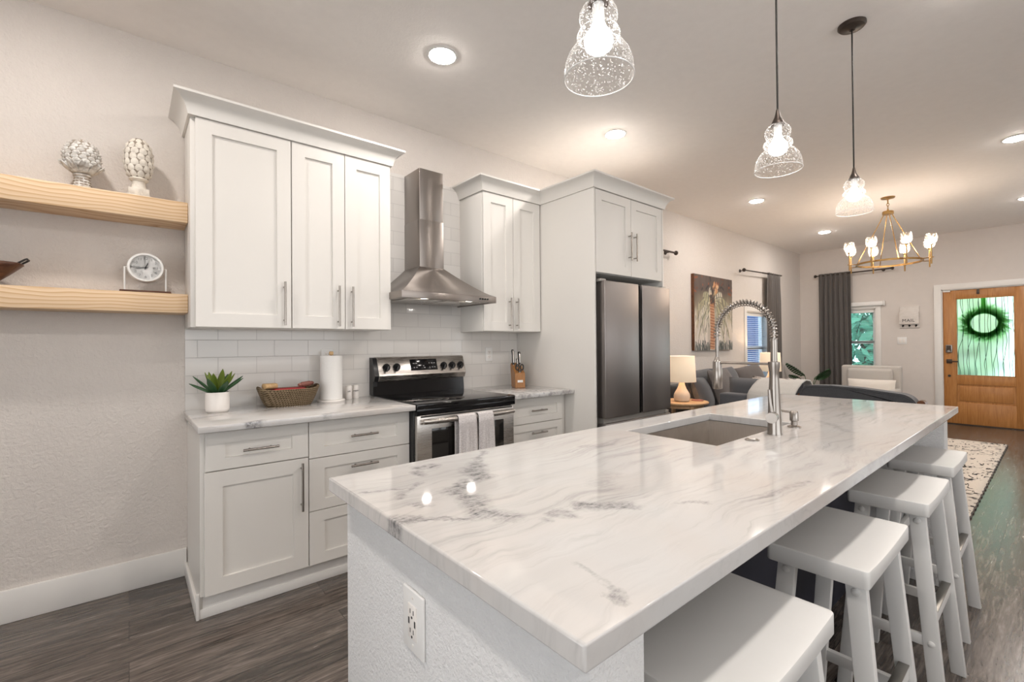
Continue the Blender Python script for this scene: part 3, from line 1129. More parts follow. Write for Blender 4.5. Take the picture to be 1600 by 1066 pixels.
def pull(parent, x, z, yf, length, vert=True, mat='nickel'):
    mb = MB()
    y = yf - 0.032
    h = length / 2
    if vert:
        mb.cyl((x, y, z - h), (x, y, z + h), 0.006, 12)
        for s_ in (-1, 1):
            mb.cyl((x, y, z + s_ * h * 0.76), (x, yf, z + s_ * h * 0.76), 0.0045, 10)
    else:
        mb.cyl((x - h, y, z), (x + h, y, z), 0.006, 12)
        for s_ in (-1, 1):
            mb.cyl((x + s_ * h * 0.6, y, z), (x + s_ * h * 0.6, yf, z), 0.0045, 10)
    return mb.build('handle', M[mat], parent)


def carcass(mb, x0, x1, yb, yf, z0, z1):
    return mb.box(x0, x1, yf, yb, z0, z1, 0.0015)


# upper cabinets left of the hood
UZ0, UZ1, UY = 1.366, 2.44, -0.325
u1 = thing('upper_cabinet', 'single door white upper cabinet beside the floating shelves', 'cabinet', (0.24, 0, UZ0))
carcass(MB(), 0.24, 0.7135, -0.0095, UY + 0.022, UZ0, UZ1).build('body', M['cab'], u1)
d = shaker('door', u1, 0.26, 0.711, UZ0 + 0.002, UZ1 - 0.002, UY)
pull(d, 0.672, 1.505, UY, 0.245)
u2 = thing('upper_cabinet', 'double door white upper cabinet just left of the range hood', 'cabinet', (0.7145, 0, UZ0))
carcass(MB(), 0.7145, 1.318, -0.0095, UY + 0.022, UZ0, UZ1).build('body', M['cab'], u2)
d = shaker('door', u2, 0.7165, 1.0165, UZ0 + 0.002, UZ1 - 0.002, UY)
pull(d, 0.974, 1.505, UY, 0.245)
d = shaker('door', u2, 1.0205, 1.316, UZ0 + 0.002, UZ1 - 0.002, UY)
pull(d, 1.056, 1.505, UY, 0.245)
# upper cabinet right of the hood
u3 = thing('upper_cabinet', 'narrow double door white upper cabinet between hood and refrigerator', 'cabinet', (2.068, 0, UZ0))
carcass(MB(), 2.068, 2.664, -0.0095, UY + 0.022, UZ0 + 0.003, UZ1).build('body', M['cab'], u3)
d = shaker('door', u3, 2.072, 2.364, UZ0 + 0.005, UZ1 - 0.002, UY)
pull(d, 2.318, 1.512, UY, 0.245)
d = shaker('door', u3, 2.368, 2.660, UZ0 + 0.005, UZ1 - 0.002, UY)
pull(d, 2.392, 1.512, UY, 0.245)

CROWN = [(-0.032, 0.0), (0.010, 0.0), (0.013, 0.012), (0.018, 0.032), (0.030, 0.056), (0.050, 0.076), (0.068, 0.084), (0.071, 0.086), (0.071, 0.098), (-0.032, 0.098)]


def crown(name, label, path, z, origin):
    """crown moulding swept along PATH = [(x, y, outward nx, ny)] with mitred corners"""
    vs, fs = [], []
    n = len(CROWN)
    for x, y, ox, oy in path:
        for o_, h in CROWN:
            vs.append((x + ox * o_, y + oy * o_, z + h))
    for k in range(len(path) - 1):
        for i in range(n):
            fs.append((k * n + i, k * n + (i + 1) % n, (k + 1) * n + (i + 1) % n, (k + 1) * n + i))
    fs.append(tuple(range(n)))
    fs.append(tuple(reversed(range((len(path) - 1) * n, len(path) * n))))
    mb = MB().add(vs, fs)
    return solo(name, label, 'crown moulding', mb, 'cab', origin, sharp=28)


crown('crown_moulding', 'white crown moulding on top of the three door upper cabinets', [(0.238, -0.001, -1, 0), (0.238, UY - 0.001, -1, -1), (1.320, UY - 0.001, 1, -1), (1.320, -0.001, 1, 0)], UZ1, (0.78, -0.2, UZ1))
crown('crown_moulding', 'white crown moulding on the narrow upper cabinet right of the hood', [(2.066, -0.001, -1, 0), (2.066, UY - 0.001, -1, -1), (2.668, UY - 0.001, 0, -1)], UZ1, (2.35, -0.2, UZ1))

# refrigerator enclosure: tall side panels and the cabinet above
FY = -0.90
fe = thing('refrigerator_cabinet', 'tall white refrigerator surround with two door cabinet above the fridge', 'cabinet', (3.13, -0.45, 0))
MB().box(2.67, 2.689, FY, -0.001, 0, UZ1, 0.0015).build('side_panel', M['cab'], fe)
MB().box(3.588, 3.606, FY, -0.001, 0, UZ1, 0.0015).build('side_panel', M['cab'], fe)
MB().box(2.689, 3.588, FY + 0.022, -0.001, 1.805, UZ1, 0.001).build('body', M['cab'], fe)
d = shaker('door', fe, 2.695, 3.134, 1.808, UZ1 - 0.004, FY)
pull(d, 3.100, 2.045, FY, 0.225)
d = shaker('door', fe, 3.138, 3.582, 1.808, UZ1 - 0.004, FY)
pull(d, 3.172, 2.045, FY, 0.225)
crown('crown_moulding', 'white crown moulding on top of the tall refrigerator surround', [(2.669, -0.32, -1, 0), (2.669, FY - 0.001, -1, -1), (3.607, FY - 0.001, 1, -1), (3.607, -0.001, 1, 0)], UZ1, (3.13, -0.5, UZ1))

# base cabinets
BY = -0.612
CZ = 0.879
b1 = thing('base_cabinet', 'white base cabinet with one drawer over a door, below the potted agave', 'cabinet', (0.26, 0, 0))
MB().prism([(-0.001, 0.0), (-0.001, CZ), (BY + 0.022, CZ), (BY + 0.022, 0.115), (-0.545, 0.115), (-0.545, 0.0)], 0.25, 0.268, 'x').build('side_panel', M['cab'], b1)
MB().box(0.268, 0.7195, BY + 0.022, -0.001, 0.115, CZ, 0.001).build('body', M['cab'], b1)
d = shaker('drawer', b1, 0.269, 0.718, 0.689, CZ - 0.012, BY, rail=0.078)
pull(d, 0.494, 0.772, BY, 0.155, False)
d = shaker('door', b1, 0.265, 0.718, 0.118, 0.684, BY)
pull(d, 0.682, 0.543, BY, 0.245)
b2 = thing('base_cabinet', 'white three drawer base cabinet left of the stove', 'cabinet', (0.72, 0, 0))
MB().box(0.7205, 1.298, BY + 0.022, -0.001, 0.115, CZ, 0.001).build('body', M['cab'], b2)
for k, (z0, z1) in enumerate(((0.676, CZ - 0.012), (0.400, 0.672), (0.118, 0.396))):
    d = shaker('drawer', b2, 0.7225, 1.296, z0, z1, BY, rail=0.078)
    pull(d, 1.01, (z0 + z1) / 2 + (0.0 if k == 0 else 0.07), BY, 0.155, False)
b3 = thing('base_cabinet', 'white drawer base cabinet below the knife block, beside the refrigerator', 'cabinet', (2.065, 0, 0))
MB().box(2.062, 2.664, BY + 0.022, -0.001, 0.115, CZ, 0.001).build('body', M['cab'], b3)
for k, (z0, z1) in enumerate(((0.682, CZ - 0.012), (0.400, 0.678), (0.118, 0.396))):
    d = shaker('drawer', b3, 2.068, 2.618, z0, z1, BY, rail=0.06)
    pull(d, 2.345, (z0 + z1) / 2 + (0.0 if k == 0 else 0.07), BY, 0.155, False)
kt = MB().box(0.262, 1.298, -0.556, -0.54, 0.0, 0.114, 0.001).box(0.236, 0.2499, -0.562, 0, 0, 0.075, 0.003).box(0.236, 0.2499, -0.568, -0.5545, 0.0, 0.122, 0.003).box(0.2505, 1.298, -0.562, -0.5565, 0.0, 0.045, 0.002)
struct('trim_2', kt, 'trim')
struct('trim_3', MB().box(2.062, 2.664, -0.556, -0.54, 0.0, 0.114, 0.001), 'trim')


# counters of the kitchen wall
def slab(x0, x1, y0, y1, z0, z1):
    return MB().box(x0, x1, y0, y1, z0, z1, 0.004, 2)


M['marble_l'] = marble('kitchen_marble', [(0.02, 0.30, 0.14, 0.36, 0.02, 0.8), (0.3, 0.35, 0.42, 0.42, 0.015, 0.7), (0.5, 0.30, 0.62, 0.26, 0.015, 0.6), (0.55, 0.02, 0.62, 0.03, 0.02, 0.9), (0.2, 0.0, 0.26, 0.02, 0.02, 0.9), (0.8, 0.1, 0.86, 0.12, 0.012, 0.9)], 1.0, 0.0)
M['marble_r'] = marble('kitchen_marble_dark_edge', [], 1.0, 0.55)
solo('countertop', 'short white and grey marble countertop left of the stove', 'countertop', slab(0.232, 1.2965, -0.695, -0.0095, 0.88, 0.912), 'marble_l', (0.232, -0.695, 0.88), sharp=50)
solo('countertop', 'small dark veined marble countertop under the knife block', 'countertop', slab(2.060, 2.668, -0.695, -0.0095, 0.88, 0.912), 'marble_r', (2.060, -0.695, 0.88), sharp=50)


# outlets
def outlet(name, label, x, z, group=None):
    t = thing(name, label, 'outlet', (x, -0.009, z))
    MB().box(x - 0.036, x + 0.036, -0.014, -0.009, z - 0.058, z + 0.058, 0.002).build('cover_plate', M['white'], t)
    for dz in (-0.02, 0.02):
        rc_ = MB().box(x - 0.016, x + 0.016, -0.0155, -0.0139, dz + z - 0.014, dz + z + 0.014, 0.0005).build('receptacle', M['ceramic'], t)
        mb = MB()
        for dx in (-0.006, 0.006):
            mb.box(x + dx - 0.001, x + dx + 0.001, -0.0158, -0.015, z + dz - 0.001, z + dz + 0.007)
        mb.box(x - 0.002, x + 0.002, -0.0158, -0.015, z + dz - 0.009, z + dz - 0.005)
        mb.build('slots', M['slot'], rc_)
    return t


outlet('wall_outlet', 'white wall outlet behind the paper towel roll', 1.008, 1.188)
outlet('wall_outlet', 'white wall outlet on the tiles between stove and knife block', 2.352, 1.183)

# ------------------------------------------------------------------ range hood
hx0, hx1, hy = 1.305, 2.05, -0.505
hz0, hz1 = 1.567, 1.611
cx0, cx1, cy = 1.575, 1.772, -0.24
ho = thing('range_hood', 'stainless steel chimney range hood over the stove', 'range hood', (1.677, 0, hz0))
mb = MB()
mb.box(cx0, cx1, cy, -0.0095, 1.80, 2.16, 0.002)
mb.build('lower_chimney', M['hood'], ho)
MB().box(cx0 + 0.002, cx1 - 0.002, cy + 0.002, -0.0095, 2.155, 2.522, 0.002).build('upper_chimney', M['hood'], ho)
n = 12
lv = []
for i in range(n + 1):
    t = i / n
    e = t ** 0.80
    z = hz1 + (1.822 - hz1) * t
    x0 = hx0 + (cx0 - hx0) * e
    x1 = hx1 + (cx1 - hx1) * e
    y = hy + (cy - hy) * e
    lv.append([(x0, -0.0095, z), (x0, y, z), (x1, y, z), (x1, -0.0095, z)])
mb = MB()
vs = [p for r in lv for p in r]
fs = [(k * 4 + i, k * 4 + i + 1, (k + 1) * 4 + i + 1, (k + 1) * 4 + i) for k in range(n) for i in range(3)]
mb.add(vs, fs, True)
mb.build('canopy', M['hood'], ho, sharp=20)
mb = MB()
mb.box(hx0, hx1, hy, hy + 0.014, hz0, hz1, 0.0015).box(hx0, hx0 + 0.014, hy + 0.014, -0.0095, hz0, hz1, 0.0015).box(hx1 - 0.014, hx1, hy + 0.014, -0.0095, hz0, hz1, 0.0015)
mb.build('rim', M['hood'], ho)
MB().box(hx0 + 0.014, hx1 - 0.014, hy + 0.014, -0.0095, hz0 + 0.008, hz0 + 0.02).build('underside', M['steel'], ho)
for x in (1.53, 1.83):
    MB().box(x - 0.14, x + 0.14, -0.40, -0.06, hz0 + 0.003, hz0 + 0.0085, 0.001).build('grease_filter', M['steel_h'], ho)
for x in (1.50, 1.855):
    l_ = MB().lathe((x, -0.452, hz0 + 0.0055), [(0.03, 0.0), (0.03, 0.004)], 20).build('hood_light', M['hoodled'], ho)
    lamp('hood_spot', 'AREA', (x, -0.452, hz0 + 0.003), 0.5, WARM, ho, size=0.05)
for k in range(4):
    MB().cyl((1.905 + k * 0.022, hy - 0.004, 1.59), (1.905 + k * 0.022, hy + 0.002, 1.59), 0.0065, 12).build('button', M['black'], ho)

# ------------------------------------------------------------------ stove
sx0, sx1 = 1.300, 2.056
st = thing('stove', 'stainless steel electric range with black glass cooktop', 'stove', (1.678, 0, 0))
MB().box(sx0, sx1, -0.655, -0.012, 0.02, 0.895, 0.003).build('body', M['black'], st)
mb = MB().box(sx0, sx1, -0.705, -0.08, 0.885, 0.917, 0.007, 3)
mb.build('cooktop', M['cooktop'], st, (sx0, 0.0, 0.9))
MB().box(sx0, sx1, -0.702, -0.655, 0.852, 0.886, 0.004).build('front_rail', M['blackgloss'], st)
MB().prism([(-0.012, 0.915), (-0.075, 0.915), (-0.072, 0.96), (-0.066, 1.02), (-0.012, 1.02)], sx0 + 0.004, sx1 - 0.004, 'x').build('lower_backguard', M['blackgloss'], st)
pf = [(-0.010, 1.015), (-0.088, 1.013), (-0.106, 1.052), (-0.062, 1.176), (-0.052, 1.183), (-0.010, 1.183)]
bgd = MB().prism(pf, sx0 + 0.03, sx1 - 0.004, 'x').build('control_panel', M['steel_h'], st)
bevel_mod(bgd, 0.004, 2)
MB().prism([(-0.008, 0.92), (-0.070, 0.92), (-0.070, 1.013), (-0.088, 1.013), (-0.106, 1.052), (-0.063, 1.172), (-0.05, 1.18), (-0.008, 1.18)], sx0, sx0 + 0.03, 'x').build('end_cap', M['black'], st)


def on_panel(z):                                   # the tilted face of the control panel
    t = (z - 1.052) / (1.176 - 1.052)
    return -0.106 + t * 0.044


tn = Vector((0, -(1.176 - 1.052), -0.044)).normalized()
tilt = -math.atan2(0.044, 0.124)
for x in (1.391, 1.468, 1.856, 1.932, 2.008):
    zc = 1.112
    c = Vector((x, on_panel(zc), zc))
    kb = MB().cyl(c, c + tn * 0.012, 0.028, 24, 0.026).cyl(c + tn * 0.012, c + tn * 0.024, 0.022, 24, 0.020).build('knob', M['black'], bgd)
    rm = Matrix.Rotation(tilt, 3, 'X') @ Matrix.Rotation(R(25), 3, 'Y')
    MB().obox(c + tn * 0.026, (0.014, 0.018, 0.046), rm, 0.004).build('grip', M['black'], kb)
    MB().obox(c + tn * 0.0355 + rm @ Vector((0, 0, 0.012)), (0.003, 0.001, 0.016), rm).build('pointer', M['white'], kb)
zc = 1.122
c = Vector((1.69, on_panel(zc), zc))
rm = Matrix.Rotation(tilt, 3, 'X')
ds = MB().obox(c + tn * 0.001, (0.222, 0.004, 0.085), rm, 0.001).build('display', M['blackgloss'], bgd)
for dx, dz, w in ((-0.083, 0.012, 0.016), (-0.062, 0.012, 0.016), (-0.083, -0.020, 0.012), (-0.062, -0.020, 0.012), (0.045, 0.012, 0.008), (0.068, 0.012, 0.015), (0.088, 0.012, 0.012), (0.045, -0.020, 0.008), (0.068, -0.020, 0.013), (0.088, -0.020, 0.012), (-0.004, -0.008, 0.009), (0.002, -0.022, 0.014)):
    MB().obox(c + tn * 0.0035 + rm @ Vector((dx, 0, dz)), (w, 0.0006, 0.007), rm).build('display_mark', M['greyink'], ds)
text_mesh('lettering', 'FRIGIDAIRE', 0.011, 'greyink', bgd, tuple(Vector((1.69, on_panel(1.068), 1.068)) + tn * 0.0008), tilt, 0, 0.0003, spacing=1.15)
od = MB().box(sx0 + 0.006, sx1 - 0.004, -0.69, -0.655, 0.25, 0.845, 0.004).build('oven_door', M['steel_h'], st)
MB().box(sx0 + 0.105, sx1 - 0.095, -0.6915, -0.688, 0.36, 0.760, 0.001).build('oven_window', M['ovenglass'], od)
MB().box(sx0 + 0.03, sx1 - 0.02, -0.6905, -0.689, 0.832, 0.842).build('vent_slot', M['slot'], od)
mb = MB()
hp = []
for i in range(17):
    t = -1 + 2 * i / 16
    hp.append((1.678 + t * 0.345, -0.742 + 0.022 * abs(t) ** 4, 0.812))
mb.tube(hp, 0.016, 12)
mb.cyl((1.345, -0.722, 0.812), (1.345, -0.688, 0.805), 0.014, 12).cyl((2.01, -0.722, 0.812), (2.01, -0.688, 0.805), 0.014, 12)
mb.build('oven_handle', M['steel_h'], od)
MB().box(sx0 + 0.006, sx1 - 0.004, -0.685, -0.655, 0.06, 0.243, 0.004).build('warming_drawer', M['steel_h'], st)


def towel(name, label, x0, x1, zb_front, zb_back, seed):
    yc, zc_, rr = -0.742, 0.812, 0.0195
    prof = []
    for i in range(8):
        prof.append((yc - rr - 0.004, zb_front + (zc_ - zb_front) * i / 8))
    for i in range(9):
        a = PI - PI * i / 8
        prof.append((yc + rr * math.cos(a), zc_ + rr * math.sin(a)))
    for i in range(1, 7):
        prof.append((yc + rr + 0.001, zc_ + (zb_back - zc_) * i / 6))
    n_ = len(prof) - 1

    def fn(u, v):
        j = min(n_, int(round(v * n_)))
        y, z = prof[j]
        hang = max(0.0, (zc_ - z) / (zc_ - zb_front)) if j < 9 else 0
        w = 0.005 * math.sin(u * 9 + seed) * hang + 0.004 * hang * math.sin(u * 21 + seed * 2)
        spread = 1 + 0.10 * hang
        return ((x0 + x1) / 2 + (u - 0.5) * (x1 - x0) * spread, y - abs(w) - 0.003 * hang, z + 0.006 * math.sin(u * 4 + seed) * hang)
    o = solo(name, label, 'towel', MB().grid(fn, 14, n_), 'towel', ((x0 + x1) / 2, yc, zc_ + rr))
    sm = o.modifiers.new('thick', 'SOLIDIFY')
    sm.thickness = 0.005
    sm.offset = 1
    return o


towel('dish_towel', 'white waffle dish towel on the left half of the towels over the oven handle', 1.550, 1.682, 0.50, 0.56, 0.5)
towel('dish_towel', 'white waffle dish towel hanging on the oven handle, nearer the refrigerator', 1.700, 1.818, 0.50, 0.56, 2.1)

# ------------------------------------------------------------------ refrigerator
fr = thing('refrigerator', 'dark stainless steel french door refrigerator', 'refrigerator', (3.15, -0.5, 0))
MB().box(2.70, 3.58, -0.872, -0.04, 0.02, 1.735, 0.004).build('body', M['fridge_side'], fr)
for x0, x1 in ((2.722, 3.150), (3.203, 3.606)):
    dd = MB().box(x0, x1, -0.957, -0.88, 0.705, 1.742, 0.006, 3).build('door', M['fridge'], fr)
MB().box(3.151, 3.202, -0.935, -0.872, 0.705, 1.735).build('door_gap_strip', M['blackgloss'], fr)
MB().box(2.722, 3.606, -0.957, -0.88, 0.08, 0.665, 0.006, 3).build('freezer_drawer', M['fridge'], fr)
MB().box(2.735, 3.59, -0.925, -0.872, 0.664, 0.705).build('drawer_gap_strip', M['fridge_side'], fr)
for x in (2.74, 3.56):
    MB().box(x - 0.03, x + 0.03, -0.93, -0.86, 1.735, 1.757, 0.003).build('hinge_cover', M['fridge_side'], fr)
MB().box(2.72, 3.58, -0.87, -0.80, 0.0, 0.08).build('base_grille', M['black'], fr)
MB().box(3.555, 3.60, -0.94, -0.91, 0.66, 0.69, 0.002).build('hinge_bracket', M['steel'], fr)

# ================================================================== ISLAND
IX0, IX1, IY0, IY1 = 0.406, 3.407, -2.776, -1.885
IZ0, IZ1 = 0.880, 0.915
org = (IX0, IY0, IZ0)
segs_w = [(.892, -1.918, .774, -2.028, .014, .75), (.774, -2.028, .719, -2.136, .032, .95), (.719, -2.136, .60, -2.195, .026, .95), (.600, -2.195, .601, -2.264, .032, 1),
          (.601, -2.264, .567, -2.352, .036, 1), (.567, -2.352, .590, -2.400, .028, .95), (.590, -2.400, .518, -2.357, .009, .8), (.518, -2.357, .458, -2.298, .008, .8),
          (.458, -2.298, .410, -2.285, .014, .9), (.410, -2.285, .384, -2.270, .030, .95), (.486, -2.23, .492, -2.25, .015, .8), (.477, -2.156, .557, -2.084, .010, .55),
          (.632, -1.958, .671, -1.956, .022, .85), (.60, -2.03, .61, -1.99, .016, .8), (.431, -2.067, .511, -2.099, .007, .7), (.757, -2.473, .828, -2.535, .022, 1),
          (.673, -2.45, .695, -2.479, .020, .7), (.632, -2.461, .640, -2.475, .012, .6), (.52, -2.733, .522, -2.728, .016, .9), (.548, -2.633, .52, -2.733, .006, .35),
          (1.20, -2.09, 1.28, -2.12, .030, .35), (.99, -2.36, .89, -2.40, .030, .30), (2.35, -2.45, 2.15, -2.60, .02, .35), (1.30, -2.72, 1.10, -2.70, .012, .4), (.93, -2.60, .98, -2.64, .009, .5)]
M['marble_i'] = marble('island_marble', [(a - org[0], b - org[1], c - org[0], d - org[1], r, w) for a, b, c, d, r, w in segs_w])
SX0, SX1, SY0, SY1 = 1.540, 2.222, -2.378, -2.005      # sink cut-out
mb = MB()
o_ = [(IX0, IY0), (IX1, IY0), (IX1, IY1), (IX0, IY1)]
i_ = [(SX0, SY0), (SX1, SY0), (SX1, SY1), (SX0, SY1)]
vs = [(x, y, IZ1) for x, y in o_ + i_] + [(x, y, IZ0) for x, y in o_ + i_]
fs = []
for k in range(4):
    q = (k + 1) % 4
    fs += [(k, q, 4 + q, 4 + k), (8 + q, 8 + k, 12 + k, 12 + q), (8 + k, 8 + q, q, k), (4 + k, 4 + q, 12 + q, 12 + k)]
mb.add(vs, fs)
top = solo('island_countertop', 'long white marble island countertop with grey veins and a sink cut-out', 'countertop', mb, 'marble_i', org)
bevel_mod(top, 0.004, 3)

isl = thing('kitchen_island', 'white textured kitchen island base with navy panel behind the stools', 'kitchen island', (1.9, -2.3, 0))
w_ = MB()
w_.box(0.45, 0.57, -2.745, -1.898, 0, IZ0 - 0.0005, 0.003)
w_.build('end_wall', M['isl'], isl)
MB().box(3.20, 3.30, -2.745, -1.898, 0, IZ0 - 0.0005, 0.003).build('end_wall', M['isl'], isl)
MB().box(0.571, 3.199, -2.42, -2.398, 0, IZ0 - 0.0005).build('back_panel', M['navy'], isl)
mb = MB()
mb.box(0.571, 3.199, -1.93, -1.912, 0.1, 0.62).box(0.571, 1.48, -1.93, -1.912, 0.62, IZ0 - 0.0005).box(2.28, 3.199, -1.93, -1.912, 0.62, IZ0 - 0.0005)
mb.build('cabinet_front', M['cab'], isl)
# USB outlet on the island's end wall
ot = thing('wall_outlet', 'large white outlet with USB ports on the near end of the island', 'outlet', (0.45, -2.281, 0.70))
MB().box(0.4435, 0.45, -2.324, -2.238, 0.638, 0.764, 0.003, 3).build('cover_plate', M['white'], ot)
fpz = MB().box(0.4415, 0.444, -2.298, -2.264, 0.667, 0.735, 0.0006).build('receptacle', M['ceramic'], ot)
mb = MB()
for z0, sg in ((0.722, 1), (0.683, 1)):
    for dy in (-0.0065, 0.0065):
        mb.box(0.441, 0.442, -2.281 + dy - 0.0011, -2.281 + dy + 0.0011, z0 - 0.0045, z0 + 0.0045)
    mb.cyl((0.441, -2.281, z0 - 0.0115), (0.442, -2.281, z0 - 0.0115), 0.0028, 10)
for dy in (-0.0125, 0.0125):
    mb.box(0.441, 0.442, -2.281 + dy - 0.0024, -2.281 + dy + 0.0024, 0.6945, 0.7075)
mb.build('slots', M['slot'], ot)
for z in (0.653, 0.749):
    MB().cyl((0.4425, -2.281, z), (0.444, -2.281, z), 0.003, 10).build('screw', M['ceramic'], ot)

# sink
sk = thing('sink', 'stainless steel undermount sink set into the marble island', 'sink', (1.88, -2.19, 0.64))
mb = MB()
e = 0.006
a = [(SX0 - e, SY0 - e), (SX1 + e, SY0 - e), (SX1 + e, SY1 + e), (SX0 - e, SY1 + e)]
b = [(SX0 + 0.012, SY0 + 0.012), (SX1 - 0.012, SY0 + 0.012), (SX1 - 0.012, SY1 - 0.012), (SX0 + 0.012, SY1 - 0.012)]
o2 = [(SX0 - 0.02, SY0 - 0.02), (SX1 + 0.02, SY0 - 0.02), (SX1 + 0.02, SY1 + 0.02), (SX0 - 0.02, SY1 + 0.02)]
zt = IZ0 - 0.001
vs = [(x, y, zt) for x, y in o2] + [(x, y, zt) for x, y in a] + [(x, y, 0.67) for x, y in a] + [(x, y, 0.655) for x, y in b]
fs = []
for k in range(4):
    q = (k + 1) % 4
    for l_ in range(3):
        fs.append((l_ * 4 + k, l_ * 4 + q, l_ * 4 + 4 + q, l_ * 4 + 4 + k))
fs.append((12, 13, 14, 15))
mb.add(vs, fs)
mb.build('basin', M['sink'], sk)
MB().lathe((1.88, -2.19, 0.6555), [(0.0, 0.001), (0.03, 0.001), (0.045, 0.004), (0.055, 0.002)], 24).build('drain', M['nickel'], sk)

# faucet
fx, fy = 1.89, -2.43
fa = thing('faucet', 'tall brushed nickel spring spout faucet beside the island sink', 'faucet', (fx, fy, IZ1))
z0 = IZ1
MB().lathe((fx, fy, z0), [(0.0265, 0.0), (0.0265, 0.004), (0.0255, 0.008), (0.0195, 0.15), (0.0165, 0.215), (0.0165, 0.235), (0.0205, 0.262), (0.0205, 0.276), (0.012, 0.278)], 32).build('body', M['nickel'], fa)
hx = fx - 0.02
hn = MB().cyl((fx - 0.012, fy, z0 + 0.070), (fx - 0.064, fy - 0.012, z0 + 0.070), 0.0195, 28).build('handle', M['nickel'], fa)
MB().tube([(fx - 0.036, fy - 0.004, z0 + 0.083), (fx - 0.037, fy + 0.002, z0 + 0.13), (fx - 0.034, fy + 0.006, z0 + 0.172)], 0.006, 10, True, [0.0075, 0.006, 0.0045]).build('lever', M['nickel'], hn)
pts = [(fx, fy, z0 + 0.27), (fx, fy, z0 + 0.32), (fx, fy, z0 + 0.385)]
rc, cyc, zc = 0.11, fy + 0.11, z0 + 0.392
arc = []
for i in range(25):
    a_ = PI - PI * i / 24
    arc.append((fx, cyc + rc * math.cos(a_), zc + rc * math.sin(a_) * 1.08))
pts += arc + [(fx, fy + 0.22, z0 + 0.36), (fx, fy + 0.22, z0 + 0.275)]
MB().tube(pts, 0.0062, 12).build('hose', M['nickel'], fa)
MB().cyl((fx, fy, z0 + 0.275), (fx, fy, z0 + 0.365), 0.0118, 20).build('riser', M['nickel'], fa)
# spring: a helix along the upper riser and the arc
path = [(fx, fy, z0 + 0.355), (fx, fy, z0 + 0.392)] + arc[1:] + [(fx, fy + 0.22, z0 + 0.372)]
P_ = [Vector(p) for p in path]
cum = [0]
for i in range(1, len(P_)):
    cum.append(cum[-1] + (P_[i] - P_[i - 1]).length)
tot = cum[-1]
turns = 34
hel = []
N_ = turns * 10
for i in range(N_ + 1):
    s_ = tot * i / N_
    k = max(j for j in range(len(cum)) if cum[j] <= s_ + 1e-9)
    k = min(k, len(P_) - 2)
    p = P_[k].lerp(P_[k + 1], (s_ - cum[k]) / (cum[k + 1] - cum[k]))
    d = (P_[k + 1] - P_[k]).normalized()
    nx = Vector((1, 0, 0))
    ny = d.cross(nx)
    a_ = 2 * PI * turns * i / N_
    hel.append(p + (nx * math.cos(a_) + ny * math.sin(a_)) * 0.0125)
MB().tube(hel, 0.0021, 6).build('spring', M['nickel'], fa)
hdz = z0 + 0.275
MB().lathe((fx, fy + 0.22, z0), [(0.0165, 0.158), (0.0195, 0.162), (0.0195, 0.235), (0.0185, 0.238), (0.0175, 0.272), (0.012, 0.278), (0.008, 0.292), (0.0065, 0.292)], 28).build('spray_head', M['nickel'], fa)
MB().cyl((fx, fy + 0.015, z0 + 0.268), (fx, fy + 0.205, z0 + 0.268), 0.0052, 12).build('support_arm', M['nickel'], fa)
# soap dispenser and air switch
sd = thing('soap_dispenser', 'brushed nickel soap dispenser pump behind the faucet', 'soap dispenser', (2.103, -2.425, IZ1))
MB().lathe((2.103, -2.425, IZ1), [(0.0245, 0.0), (0.0245, 0.005), (0.012, 0.010), (0.012, 0.025), (0.0165, 0.028), (0.0165, 0.062), (0.012, 0.068), (0.0, 0.069)], 24).build('pump', M['nickel'], sd)
MB().tube([(2.103, -2.425, IZ1 + 0.06), (2.08, -2.37, IZ1 + 0.068), (2.072, -2.345, IZ1 + 0.064)], 0.0045, 8).build('nozzle', M['nickel'], sd)
ab = thing('disposal_button', 'small round chrome button in the marble between sink and faucet', 'button', (1.718, -2.418, IZ1))
MB().lathe((1.718, -2.418, IZ1), [(0.024, 0.0), (0.024, 0.003), (0.019, 0.005), (0.016, 0.003), (0.0, 0.003)], 24).build('ring', M['nickel'], ab)
MB().lathe((1.718, -2.418, IZ1 + 0.0032), [(0.014, 0.0), (0.013, 0.004), (0.0, 0.0045)], 20).build('button', M['steel'], ab)

# ------------------------------------------------------------------ stools
SEAT_Z = 0.73


